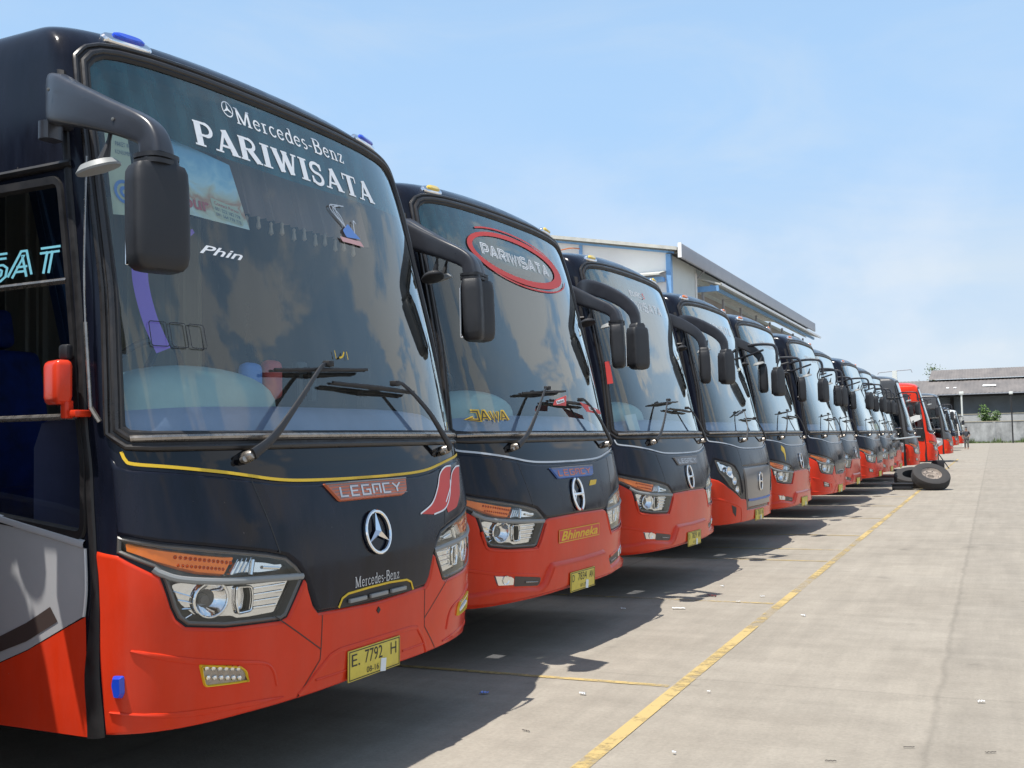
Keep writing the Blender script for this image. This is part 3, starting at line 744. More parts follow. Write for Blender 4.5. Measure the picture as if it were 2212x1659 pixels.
MIRROR_PATH = [(-.64, -1.2, 2.86), (-.565, -1.335, 2.855), (-.42, -1.4, 2.79), (-.2, -1.455, 2.69), (-.05, -1.478, 2.62), (.015, -1.48, 2.575), (.035, -1.48, 2.52), (.036, -1.48, 2.47)]
MIRROR_SIZE = [(.09, .21), (.1, .2), (.085, .165), (.075, .12), (.085, .105), (.09, .095), (.1, .1), (.1, .11)]
MX, MZ = 0., 0.
def mirror(parent, s, style='arm', near_dx=0.):
    K = lambda n: '%s#%s%d%g' % (n, style, s, near_dx)
    dx = (near_dx if s < 0 else 0.); dz = MZ
    FX = -.28 if s > 0 else 0.
    def side_of(s, fn, far_=FX):
        return (lambda: fn()) if s < 0 else (lambda: xf(flipy(fn()), (far_, 0, 0)))
    if style == 'arm':
        p = catmull([(x + dx * max(0, min(1, (x + .66) / .55)), y, z + dz * max(0, min(1, (x + .66) / .4)) ) for x, y, z in MIRROR_PATH], 4); sz = catmull([(a, b, 0) for a, b in MIRROR_SIZE], 4)
        fn = lambda: join(sweep(p, [(q.x * .9, q.y) for q in sz], 20, 5.), sweep([(-.6, -1.33, 2.77), (-.6, -1.33, 2.70)], (.09, .07), 12))
    elif style == 'curve':
        p = catmull([(x + dx * max(0, min(1, (x + .66) / .5)), y, z + dz * .6 * max(0, min(1, (x + .66) / .4))) for x, y, z in ((-.66, -1.2, 2.86), (-.5, -1.36, 2.89), (-.3, -1.42, 2.83), (-.1, -1.47, 2.72), (.005, -1.48, 2.61), (.03, -1.48, 2.49))], 5)
        fn = lambda: sweep(p, [(.05, .17 - .085 * i / (len(p) - 1)) for i in range(len(p))], 16, 6.)
    else:
        fn = lambda: join(tube([(-.6, -1.2, 2.74), (-.4, -1.4, 2.78), (-.1 + dx, -1.48, 2.78), (.02 + dx, -1.49, 2.72), (.036 + dx, -1.49, 2.5)], .022), tube([(-.6, -1.2, 2.6), (-.4, -1.38, 2.64), (-.16, -1.48, 2.7)], .016))
    arm = obj('mirror_arm', cached(K('mirror_arm'), side_of(s, fn)), 'arm_grey', parent)
    drop = (-.06 if style == 'tube' else 0.) + dz; cx = .036 + dx
    def hous():
        th = R(-20); path = []; sz = []
        for z, w, d in ((2.505, .1, .1), (2.485, .125, .11), (2.465, .13, .11), (2.458, .18, .115), (2.435, .2, .12), (2.38, .205, .125), (2.2, .208, .125), (2.1, .205, .12), (2.06, .19, .11), (2.042, .16, .09), (2.035, .12, .06)):
            path.append(Vector((cx + (2.5 - z) * .03, -1.48, 2.505 + (z - 2.505) * .88 + drop))); sz.append((w, d))
        vf = sweep(path, sz, 24, 5., up=(1, 0, 0)); Mx = Matrix.Translation((cx, -1.48, 0)) @ Matrix.Rotation(th, 4, 'Z') @ Matrix.Translation((-cx, 1.48, 0))
        return [Mx @ Vector(q) for q in vf[0]], vf[1]
    hs = obj('mirror_housing', cached(K('mirror_housing'), side_of(s, hous)), 'plastic_black', parent)
    th = R(-20)
    def mg():
        vf = box(-.0665, -.063, -.09, .09, 2.12 + drop, 2.43 + drop, .0015, 1); Mx = Matrix.Translation((cx + .006, -1.48, 0)) @ Matrix.Rotation(th, 4, 'Z'); return [Mx @ Vector(q) for q in vf[0]], vf[1]
    obj('mirror_glass', cached(K('mirror_glass'), side_of(s, mg)), 'chrome', hs)
    if style == 'arm':
        obj('mirror_collar', cached(K('mirror_collar'), side_of(s, lambda: join(*[xf(sweep([(cx, -1.48, z + dz - .008), (cx, -1.48, z + dz + .008)], (.145, .13), 20, 3.), (0, 0, 0)) for z in (2.475, 2.497)]))), 'plastic_black', hs)
        obj('screw', cached(K('screw'), side_of(s, lambda: join(xf(lathe([(.001, .004), (.007, .003), (.007, 0)], 8), (-.5, -1.425, 2.86), rot=(PI / 2 + .1, 0, 0)), xf(lathe([(.001, .004), (.007, .003), (.007, 0)], 8), (-.15 + dx, -1.502, 2.66 + dz), rot=(PI / 2, 0, 0))))), 'screw', arm)
    def spot():
        st = sweep(catmull([(-.19, -1.45, 2.63), (-.2, -1.455, 2.58), (-.215, -1.46, 2.53)], 4), [(.016 + .03 * max(0, (i - 2) / 6), .016 + .03 * max(0, (i - 2) / 6)) for i in range(9)], 10, 2.)
        V = []; n = 16; rings = []
        for k, (f, z) in enumerate(((.2, .03), (.75, .022), (1., .0), (.98, -.008), (.6, -.012), (.05, -.013))):
            rings.append([Vector((f * .085 * math.cos(2 * PI * j / n), f * .065 * math.sin(2 * PI * j / n), z)) for j in range(n)])
        pl = xf(ring_loft(rings), (-.235, -1.465, 2.505), rot=(R(8), R(-14), R(20)))
        sh = lambda vf: xf(vf, (dx * .6, 0, dz))
        return sh(st), sh(pl)
    sm = obj('blind_spot_mirror', cached(K('blind_spot_mirror'), side_of(s, lambda: fixn(spot()[1]))), 'plastic_grey' if s < 0 else 'plastic_black', arm)
    obj('stalk', cached(K('stalk'), side_of(s, lambda: spot()[0])), 'plastic_black', sm)

def wiper(parent, pts, blade, pivot, key):
    """arm: (a, v) path from pivot; blade: two ends"""
    def armf():
        p = path2(pts, True, .03); n = len(p); path = []; sz = []
        for i, q in enumerate(p):
            t = i / (n - 1); path.append(SP(q.x / AS, q.y, .06 + .02 * math.sin(PI * t))); sz.append((.05 - .035 * t ** .6, .022 - .012 * t))
        return sweep(path, sz, 10, 3., up=(1, 0, 0))
    w = obj('wiper', cached('wiper#' + key, armf), 'plastic_black', parent)
    def bl():
        p = path2(list(blade), False, .05); path = [SP(q.x / AS, q.y, .022) for q in p]; top_ = [SP(q.x / AS, q.y, .045) for q in p]
        n = len(p); k0 = n // 5; k1 = n - 1 - n // 5
        mid = SP(*pts[-1], .062)
        return join(sweep(path, (.012, .03), 6, 2., up=(1, 0, 0)), sweep(top_, [(.014, .012)] * n, 6, 3., up=(1, 0, 0)), sweep([top_[k0], (top_[k0] + top_[k1]) / 2 + Vector((.014, 0, 0)), top_[k1]], [(.016, .012), (.02, .016), (.016, .012)], 6, 3., up=(1, 0, 0)), xf(box(-.02, .02, -.02, .02, -.014, .014, .004), mid))
    obj('wiper_blade', cached('wiper_blade#' + key, bl), 'rubber', w)
    obj('wiper_pivot', cached('wiper_pivot#' + key, lambda: join(at(lathe([(.026, 0), (.024, .04), (.016, .055), (.001, .058)], 16), *pivot, .004), at(lathe([(.013, 0), (.013, .02), (.001, .024)], 12), pivot[0] - .022, pivot[1] - .012, .02))), 'trim_metal', w)

def roof_lamp(parent, a, mat, style):
    Mx = frame(a, 3.262, .0)
    def T(vf): return [Mx @ Vector(q) for q in vf[0]], vf[1]
    n = 24
    def el(rx, ry, z, p=2.6): return [Vector((math.copysign(abs(math.cos(2 * PI * k / n)) ** (2 / p), math.cos(2 * PI * k / n)) * rx, math.copysign(abs(math.sin(2 * PI * k / n)) ** (2 / p), math.sin(2 * PI * k / n)) * ry, z)) for k in range(n)]
    rx = .125 if style else .1
    b = obj('roof_lamp', T(fixn(ring_loft([el(rx, .042, -.012), el(rx, .042, .008), el(rx * .93, .037, .018), el(rx * .7, .03, .024)]))), 'chrome', parent)
    obj('lamp_lens', T(fixn(ring_loft([el(rx * .66, .026, .02), el(rx * .62, .024, .034), el(rx * .5, .018, .04)]))), mat, b)

def lettering(parent, name, vf, mat, off=-.0045): return obj(name, lay(vf, off), mat, parent)

def driver_cabin(parent, first):
    def dash():
        rings = []
        for k in range(29):
            a = -.87 + 1.74 * k / 28; b = SP(a, 1.50, -.05); e = 1 - abs(a) ** 6 * .5
            prof = ((0, -.25), (0, .0), (-.03, .07), (-.07, .13), (-.12, .165), (-.2, .178), (-.42, .17), (-.55, .13), (-.6, .0), (-.6, -.5))
            rings.append([Vector((b.x + x, b.y * (1 - .04 * abs(x)), b.z + z * e)) for x, z in prof])
        return ring_loft(rings, closed=False)
    obj('dashboard', cached('dashboard', dash, 50), 'dash_grey', parent)
    if first:
        def hump():
            rings = []
            for i in range(9):
                t = i / 8 * PI / 2; n = 26
                rings.append([Vector((-.52 + .2 * math.cos(t) * math.copysign(abs(math.cos(2 * PI * k / n)) ** .7, math.cos(2 * PI * k / n)), -.66 + .5 * math.cos(t) * math.copysign(abs(math.sin(2 * PI * k / n)) ** .7, math.sin(2 * PI * k / n)), 1.63 + .21 * math.sin(t) ** .7)) for k in range(n)])
            return fixn(ring_loft(rings))
        obj('instrument_cowl', cached('instrument_cowl', hump, 60), 'dash_green', parent)
    obj('steering_wheel', cached('steering_wheel', lambda: join(xf(torus(.225, .016, n=32), (-.85, -.62, 1.78), rot=(0, R(-58), 0)), sweep([(-.85, -.62, 1.78), (-.62, -.62, 1.55)], (.05, .05), 8, 2.), xf(box(-.2, .2, -.02, .02, -.01, .01, .006), (-.85, -.62, 1.78), rot=(0, R(-58), PI / 2)))), 'plastic_black', parent)
    def seat(x, y, z, w=.5, hb=.75):
        return join(xf(box(-.22, .26, -w / 2, w / 2, 0, .16, .05, 3), (x, y, z)), xf(box(-.07, .08, -w / 2, w / 2, 0, hb, .05, 3), (x - .26, y, z + .1), rot=(0, R(-12), 0)), xf(box(-.05, .06, -w / 4, w / 4, 0, .2, .04, 3), (x - .42, y, z + .1 + hb), rot=(0, R(-10), 0)))
    obj('driver_seat', cached('driver_seat', lambda: seat(-1.45, -.62, 1.15), 50), 'seat_blue', parent)
    if first:
        for r_ in range(2):
            for y in (-.85, -.38, .4, .86):
                obj('passenger_seat', cached('passenger_seat', lambda: seat(0, 0, 0, .43, .72), 50), 'seat_blue', parent, loc=(-2.6 - .85 * r_, y, 1.25))
    if first:
        def cc():
            V = []
            for i in range(161):
                y = -.35 + 1.55 * i / 160; x = -2.15 + .035 * math.sin(i * .9) + .012 * math.sin(i * 2.3)
                V += [Vector((x, y, 1.25)), Vector((x, y, 3.0))]
            return V, [(2 * i, 2 * i + 2, 2 * i + 3, 2 * i + 1) for i in range(160)]
        obj('cabin_curtain', cached('cabin_curtain', cc), 'curtain_beige', parent)
    obj('cabin_floor', cached('cabin_floor', lambda: join(box(-10.5, -.75, -1.2, 1.2, .82, .86), box(-10.5, -2.3, -1.2, 1.2, .86, 1.22), box(-5.2, -5.12, -1.2, 1.2, .86, 3.2))), 'cabin_dark', parent)
    obj('sun_visor', cached('sun_visor', lambda: join(*[xf(box(-.01, .01, -.4, .4, -.11, .11, .008), (-.78, y, 2.98), rot=(0, R(20), 0)) for y in (-.55, .55)])), 'cabin_trim', parent)

# ------------------------------------------------------------------ one coach
def bumper_A():
    h = [(0, .415), (-.3, .41), (-.6, .41), (-.9, .402), (-.935, .4), (-.952, .552), (-.976, .726), (-1.0, .95), (-1.012, 1.09), (-.944, 1.074), (-.862, 1.0),
         (-.853, .99), (-.828, .872), (-.813, .826), (-.787, .793), (-.676, .768), (-.476, .753), (-.448, .763), (-.379, .905), (-.372, .905), (-.337, .789), (-.312, .752), (0, .738)]
    return sym(h)
def bumper_B():
    h = bumper_A()[:18] + [(-.376, .915), (-.36, .93), (-.33, .936), (0, .942)]
    return sym(h)
def bumper_C():
    h = [(0, .415), (-.3, .41), (-.6, .41), (-.9, .402), (-.935, .4), (-.952, .552), (-.976, .726), (-1.0, .9), (-1.005, 1.0), (-.93, .975), (-.867, .945), (-.76, .852), (-.535, .70), (-.43, .69), (-.405, .565), (-.39, .55), (0, .545)]
    return sym(h)
def nose(kind):
    if kind == 'C': h = [(0, 1.1), (-.47, 1.1), (-.51, .76), (-.585, 1.016), (-.64, 1.108), (-.743, 1.158), (-.834, 1.19), (-.89, 1.212), (-.945, 1.0)]
    else:
        h = [(0, .944 if kind == 'B' else .744)]
        h += [(-.33, .94), (-.372, .944)] if kind == 'B' else [(-.31, .758), (-.333, .792), (-.372, .912)]
        h += [(-.404, .975), (-.445, 1.017), (-.522, 1.043), (-.7, 1.087), (-.844, 1.122), (-.946, 1.157)]
    return sym(h + NOSE_TOP)

def make_coach(o, name='parked_coach'):
    """o: options; returns the Empty carrying every part of one coach"""
    k = o['nose']; red = o.get('red', 'coach_red'); bk = o.get('body', 'coach_black'); near = o.get('near', 2)
    root = empty(name)
    def both(n, key, fn, mat, par):
        return [obj(n, cached('%s#%s%d' % (n, key, s), side_of(s, fn)), mat, par) for s in (-1, 1)]
    hd = HEAD_C if k == 'C' else HEAD
    hole = inset(hd, .008, [hd]); GB = inset(GLASS, -.012, [GLASS])
    body = obj('body', cached('body#%s' % (k == 'C'), lambda: patch([BODY_OUT, GB, hole, mir(hole), WINDOW], 0, ga=GA, gv=GV), 'skin'), bk, root)
    def rear():
        L = [SP(-LEN, .38 + 4.2 * i / 60) for i in range(61)] + [SP(LEN, .38 + 4.2 * i / 60) for i in range(61)]
        return L, [(i, i + 1, 61 + i + 1, 61 + i) for i in range(60)]
    obj('rear_panel', cached('rear_panel', rear), 'coach_black', root)
    obj('chassis', cached('chassis', lambda: join(box(-11, -.45, -1.19, 1.19, .44, .5), box(-2.2, -.9, -.9, .9, .33, .44), box(-9.8, -3.4, -.5, .5, .3, .44))), 'underside', root)
    for x in (-2.75, -8.3):
        for y in (-1.03, 1.03):
            w = obj('wheel', cached('wheel', lambda: lathe([(.3, -.14), (.4, -.14), (.475, -.13), (.5, -.09), (.5, .09), (.475, .13), (.4, .14), (.3, .14)], 28, 'y')), 'tyre', root, loc=(x, y, .5))
            obj('rim', cached('rim', lambda: lathe([(.001, -.04), (.12, -.04), (.16, -.1), (.3, -.13), (.3, .13), (.16, .1), (.12, .04), (.001, .04)], 24, 'y')), 'rim', w)
    # windscreen, its rubber and trim
    ws = obj('windscreen', cached('windscreen', lambda: patch([GLASS], -.006), 'skin'), 'windscreen_glass', root)
    obj('tint_band', cached('tint_band', lambda: patch([rnd([(-.855, 2.82), (0, 2.8), (.855, 2.82), (.848, 2.98), (.84, 3.06), (.78, 3.12), (.6, 3.152), (0, 3.165), (-.6, 3.152), (-.78, 3.12), (-.84, 3.06), (-.848, 2.98)], .01)], -.012), 'skin'), 'tint_film', ws)
    o1 = inset(GLASS, -.066, [GLASS])
    obj('windscreen_seal', cached('windscreen_seal', lambda: patch([o1, inset(GLASS, .012, [GLASS])], .008, thick=.012, bevel=.01)), 'rubber', root)
    obj('seal_ridge', cached('seal_ridge', lambda: join(ribbon(inset(GLASS, -.058, [GLASS]), .026, .006, .014, closed=True, smooth=False), ribbon(inset(GLASS, -.022, [GLASS]), .03, .006, .012, closed=True, smooth=False))), 'seal_ridge', root)
    obj('windscreen_trim', cached('windscreen_trim', lambda: ribbon([(-.885, 1.515), (-.6, 1.517), (-.2, 1.518), (.2, 1.518), (.6, 1.517), (.885, 1.515)], .026, .016, .012)), 'trim_metal', root)
    obj('cowl_panel', cached('cowl_panel', lambda: patch([sym([(0, 1.31)] + LINE[::-1][1:] + [(-.912, 1.482), (-.6, 1.485), (0, 1.485)])], .002), 'skin'), 'coach_black_gloss', root)
    obj('nose_panel', cached('nose_panel#' + k, lambda: patch([nose(k)], .016, .015, bevel=.014), 'skin'), bk if bk != 'coach_white' else 'coach_black', root)
    ln = LINE + mir(LINE)[1:]
    obj('pinstripe', cached('pinstripe', lambda: ribbon([(a, v - .003) for a, v in ln], .013, .007)), o.get('stripe', 'silver_vinyl'), root)
    sm = [(-.542, 1.333), (-.478, 1.032)] if k != 'C' else [(-.5, 1.318), (-.485, 1.1)]
    both('panel_gap', k, lambda: ribbon(sm, .007, .0168, smooth=False), 'black_vinyl', root)
    # bumper
    bo = {'A': bumper_A, 'B': bumper_B, 'C': bumper_C}[k]()
    bp = obj('bumper', cached('bumper#%s%s' % (k, red), lambda: patch([bo], .014, .013, bevel=.014), 'skin'), red, root)
    if k == 'A':
        both('bumper_crease', 'A1' + red, lambda: ribbon([(-.904, .721), (-.815, .682), (-.746, .656), (-.652, .63), (-.543, .6), (-.505, .561), (-.487, .495)], .03, .011, .009, taper=lambda t: .35 + .65 * math.sin(PI * min(t * 1.3, 1) ** .7) if t < .77 else .5), red, bp)
        both('bumper_crease', 'A2' + red, lambda: ribbon([(-.93, .49), (-.8, .465), (-.6, .45), (-.46, .44)], .03, .011, .009, taper=lambda t: .2 + .8 * math.sin(PI * t)), red, bp)
        obj('plate_surround', cached('plate_surround#' + red, lambda: ribbon([(-.395, .425), (-.325, .49), (-.254, .556), (-.208, .568), (0, .569), (.208, .568), (.254, .558), (.3, .49), (.33, .425)], .024, .012, .009, smooth=False)), red, bp)
        both('plate_ledge', red, lambda: ribbon([(-.32, .468), (-.16, .468)], .012, .012, .006, smooth=False), red, bp)
        both('panel_gap', 'bA1', lambda: ribbon([(-.3, .742), (-.302, .603), (-.305, .552), (-.4, .42)], .005, .0152, smooth=False), 'black_vinyl', bp)
        both('panel_gap', 'bA2', lambda: ribbon([(-.505, .78), (-.302, .595)], .005, .0152, smooth=False), 'black_vinyl', bp)
        obj('tow_cap', cached('tow_cap', lambda: at(xf(lathe([(.001, .003), (.016, .003), (.016, 0)], 4)), 0, .7, .0145)), 'black_vinyl', bp)
        g = obj('lower_grille', cached('lower_grille', lambda: patch([rnd([(-.215, .755), (-.2, .793), (-.165, .807), (0, .813), (.165, .807), (.19, .793), (.205, .755)], .01)], .018)), 'black_vinyl', root)
        for a_, w_ in ((-.13, .065), (-.01, .07), (.108, .065)): obj('grille_bar', cached('grille_bar#%g' % a_, lambda: at(box(-w_, w_, -.009, .009, 0, .016, .003), a_, .777, .0182)), 'plastic_grey', g)
        obj('grille_trim', cached('grille_trim', lambda: ribbon([(-.224, .757), (-.206, .795), (-.175, .81), (-.06, .816), (.06, .818), (.17, .811), (.198, .796), (.212, .757)], .011, .0185, .004, smooth=False)), o.get('stripe', 'silver_vinyl'), g)
    elif k == 'B':
        obj('bumper_lip', cached('bumper_lip#' + red, lambda: patch([sym([(0, .425), (-.6, .42), (-.9, .412), (-.93, .42), (-.94, .5), (-.73, .528), (-.45, .486), (-.4, .515), (-.34, .62), (-.325, .632), (0, .625)])], .05, .04, bevel=.034), 'skin'), red, bp)
        both('bumper_crease', 'B1' + red, lambda: ribbon([(-.9, .66), (-.865, .654), (-.752, .62), (-.44, .56)], .026, .011, .009, smooth=False), red, bp)
        both('headlight_rim', 'B2' + red, lambda: ribbon([(-.83, .9), (-.815, .84), (-.788, .782), (-.676, .757), (-.476, .741), (-.44, .752), (-.37, .9)], .02, .012, .008), red, bp)
    else:
        gr = rnd([(-.468, 1.085), (-.398, .572), (.398, .572), (.468, 1.085)], .02)
        g = obj('grille_panel', cached('grille_panel', lambda: patch([gr], .02, .018, bevel=.018)), 'nose_grey', root)
        obj('grille_strip', cached('grille_strip', lambda: ribbon([(-.395, .675), (-.2, .668), (.2, .668), (.395, .675)], .03, .022, .008)), 'badge_blue', g)
        obj('panel_gap', cached('panel_gap#C1', lambda: join(ribbon([(-.455, 1.03), (0, 1.025), (.455, 1.03)], .006, .0213, smooth=False))), 'black_vinyl', g)
        both('bumper_crease', 'C' + red, lambda: ribbon([(-.93, .74), (-.839, .712), (-.615, .63), (-.54, .57), (-.53, .42)], .03, .011, .01), red, bp)
        for s in (-1, 1): obj('air_duct', cached('air_duct#%d' % s, side_of(s, lambda: patch([rnd([(-.715, .64), (-.64, .605), (-.64, .49), (-.69, .545)], .01)], .0165))), 'black_vinyl', bp)
    # lamps
    for s in (-1, 1):
        headlight(root, s, k)
        if k == 'A':
            L = rnd([(-.749, .648), (-.621, .61), (-.602, .588), (-.591, .537), (-.724, .551), (-.732, .562)], .012)
            f = obj('fog_lamp', cached('fog_lamp#%d%s' % (s, o.get('fogrim')), side_of(s, lambda: patch([L, inset(L, .011, [L])], .026, .014, bevel=.004))), o.get('fogrim', 'bezel'), root)
            obj('lamp_bowl', cached('lamp_bowl#A%d' % s, side_of(s, lambda: patch([inset(L, .01, [L])], .0165))), 'trim_metal', f)
            obj('lamp_lens', cached('lamp_lens#A%d' % s, side_of(s, lambda: join(*[at(lathe([(.012, 0), (.009, .006), (.001, .009)], 6), -.728 + .019 * i + .006 * j, .628 - .005 * i - .038 * j, .017) for i in range(6) for j in (0, 1)]))), 'chrome_soft', f)
        elif k == 'B':
            L1 = rnd([(-.757, .57), (-.66, .546), (-.64, .536), (-.64, .475), (-.735, .487), (-.75, .54)], .01); L1 = [(a, v + .06) for a, v in L1]
            L1 = rnd([(-.757, .612), (-.655, .592), (-.634, .575), (-.637, .526), (-.735, .537)], .012)
            L2 = rnd([(-.63, .586), (-.42, .545), (-.428, .505), (-.45, .494), (-.632, .52)], .012)
            f = obj('fog_lamp', cached('fog_lamp#B%d' % s, side_of(s, lambda: patch([L2, ], .0155))), 'stripe_dark', root)
            obj('lamp_lens', cached('lamp_lens#B%d' % s, side_of(s, lambda: join(patch([L1], .022, .008, bevel=.006), at(bowl(.03, .012), -.69, .572, .026)))), 'chrome_soft', f)
            obj('fog_trim', cached('fog_trim#B%d' % s, side_of(s, lambda: ribbon([(-.55, .535), (-.45, .52)], .01, .016, .006, smooth=False))), 'trim_metal', f)
        if near > 0: obj('side_lamp', cached('side_lamp#%d' % s, side_of(s, lambda: patch([rnd([(-.932, .628), (-.91, .629), (-.905, .564), (-.909, .542), (-.925, .545), (-.933, .595)], .008)], .034, .02, bevel=.008))), o.get('sidelamp', 'lamp_orange'), root)
        if o.get('rooflamp'): roof_lamp(root, s * .675, o['rooflamp'], o['rooflamp'] == 'lamp_blue')
        mirror(root, s, o.get('mirror', 'arm'), o.get('near_dx', 0.))
    # wipers
    if k == 'C':
        wiper(root, [(-.25, 1.42), (-.16, 1.55), (-.06, 1.80)], ((-.3, 1.73), (.05, 1.82)), (-.25, 1.42), 'C1')
        wiper(root, [(.5, 1.42), (.38, 1.55), (.26, 1.7)], ((-.02, 1.70), (.36, 1.69)), (.5, 1.42), 'C2')
    else:
        wiper(root, [(-.545, 1.43), (-.458, 1.492), (-.347, 1.617), (-.167, 1.813), (-.107, 1.844)], ((-.37, 1.803), (.136, 1.838)), (-.545, 1.43), '1')
        wiper(root, [(.6, 1.43), (.55, 1.5), (.47, 1.615), (.336, 1.76), (.28, 1.772)], ((-.086, 1.762), (.427, 1.739)), (.6, 1.43), '2')
    # cap-to-side seam, driver's side window, side paint
    both('corner_seal', '', lambda: ribbon([(-.955, .385), (-.968, .5), (-.993, .7), (-1.033, 1.1), (-1.035, 1.45), (-1.012, 2.05), (-.985, 2.55), (-.965, 2.8), (-.94, 3.02)], .055, .002, .011), 'rubber', root)
    if True:
        fr = obj('window_frame', cached('window_frame', lambda: patch([inset(WINDOW, -.03, [WINDOW]), inset(WINDOW, .022, [WINDOW])], .012, .02, bevel=.01)), 'rubber', root)
        for k_, v_ in ((0, 2.15), (1, 1.61)): obj('window_bar', cached('window_bar#%d' % k_, lambda: ribbon([(-2.25, v_), (-1.055, v_)], .025, .004, .012, smooth=False)), 'trim_metal', fr)
        obj('window_glass', cached('window_glass', lambda: patch([inset(WINDOW, .01, [WINDOW])], -.008)), 'side_glass', fr)
        obj('rain_gutter', cached('rain_gutter', lambda: ribbon([(-2.3, 2.615), (-.955, 2.622)], .034, .004, .022, smooth=False)), 'rubber', root)
    for i in range(6): both('side_window', str(i), lambda: patch([rnd([(-2.45 - 1.45 * i, 1.5), (-2.45 - 1.45 * i, 2.72), (-3.82 - 1.45 * i, 2.72), (-3.82 - 1.45 * i, 1.5)], .06)], .004), 'side_glass_dark', root)
    both('side_skirt', red, lambda: patch([[(-LEN + .1, .385), (-.972, .385), (-.985, .5), (-1.012, .7), (-1.05, .84), (-1.199, .764), (-1.335, .69), (-1.48, .63), (-1.8, .53), (-2.4, .47), (-LEN + .1, .45)]], .005), red, root)
    if near > 0:
        sp_ = both('side_panel', '', lambda: patch([[(-1.053, .846), (-1.068, 1.1), (-1.403, 1.17), (-1.55, 1.2), (-2.3, 1.3), (-6, 1.3), (-6, .47), (-2.4, .474), (-1.8, .534), (-1.48, .634), (-1.335, .694), (-1.199, .768)]], .007, .003), 'coach_grey', root)
        both('panel_edge', '', lambda: join(ribbon([(-1.07, 1.115), (-1.403, 1.18), (-1.55, 1.21), (-2.3, 1.31)], .034, .006, .012, smooth=False), ribbon([(-1.057, .84), (-1.068, 1.1)], .02, .006, .008, smooth=False)), 'coach_silver', root)
        both('side_stripe', '', lambda: patch([[(-1.191, .815), (-1.244, .87), (-1.363, .8), (-1.508, .735), (-1.9, .64), (-2.4, .6), (-2.4, .54), (-1.9, .57), (-1.492, .674), (-1.345, .727)]], .0095), 'stripe_dark', root)
    driver_cabin(root, near > 1)
    # badge, emblem, plate
    if o.get('badge'):
        vy = (1.3, 1.215) if k == 'A' else (1.275, 1.195)
        wd = .24 if k == 'A' else .26
        b = obj('name_badge', cached('name_badge#%s%s' % (k, o['badge'][0]), lambda: patch([rnd([(-wd, vy[0]), (-wd + .065, vy[1]), (wd - .04, vy[1]), (wd - .012, vy[1] + .02), (wd, vy[0])], .012)], .03, .012, bevel=.004)), o['badge'][0], root)
        obj('badge_stripe', cached('badge_stripe#' + k, lambda: join(*[ribbon([(-wd + .012 + .065 * (i + 1) / 6, vy[0] - (vy[0] - vy[1]) * (i + 1) / 6), (wd - .014, vy[0] - (vy[0] - vy[1]) * (i + 1) / 6)], .004, .0306, smooth=False) for i in range(5)], ribbon([(-wd + .004, vy[0] - .003), (wd - .004, vy[0] - .003)], .008, .0308, .003, smooth=False))), 'badge_grey', b)
        obj('badge_lettering', cached('badge_lettering#%s%s' % (k, o['badge'][1]), lambda: lay(fit3(letters('LEGNCY', .17, .3), -wd + .07, wd - .05, vy[1] + .017, vy[0] - .018), .032)), o['badge'][1], b)
    if o.get('emblem') == 'star': obj('emblem', cached('emblem#s', lambda: at(star_emblem(), .004, 1.06, .028)), 'chrome', root)
    if o.get('emblem') == 'oval':
        ev = .89 if k == 'C' else 1.075
        obj('emblem', cached('emblem#o%s' % k, lambda: at(oval_emblem(), 0, ev, .022)), 'chrome', root)
    pv = {'A': .482, 'B': .47, 'C': .465}[k]
    plate(root, -.02, pv, o.get('plate'), o.get('date'), .06 if k == 'B' else .022)
    return root

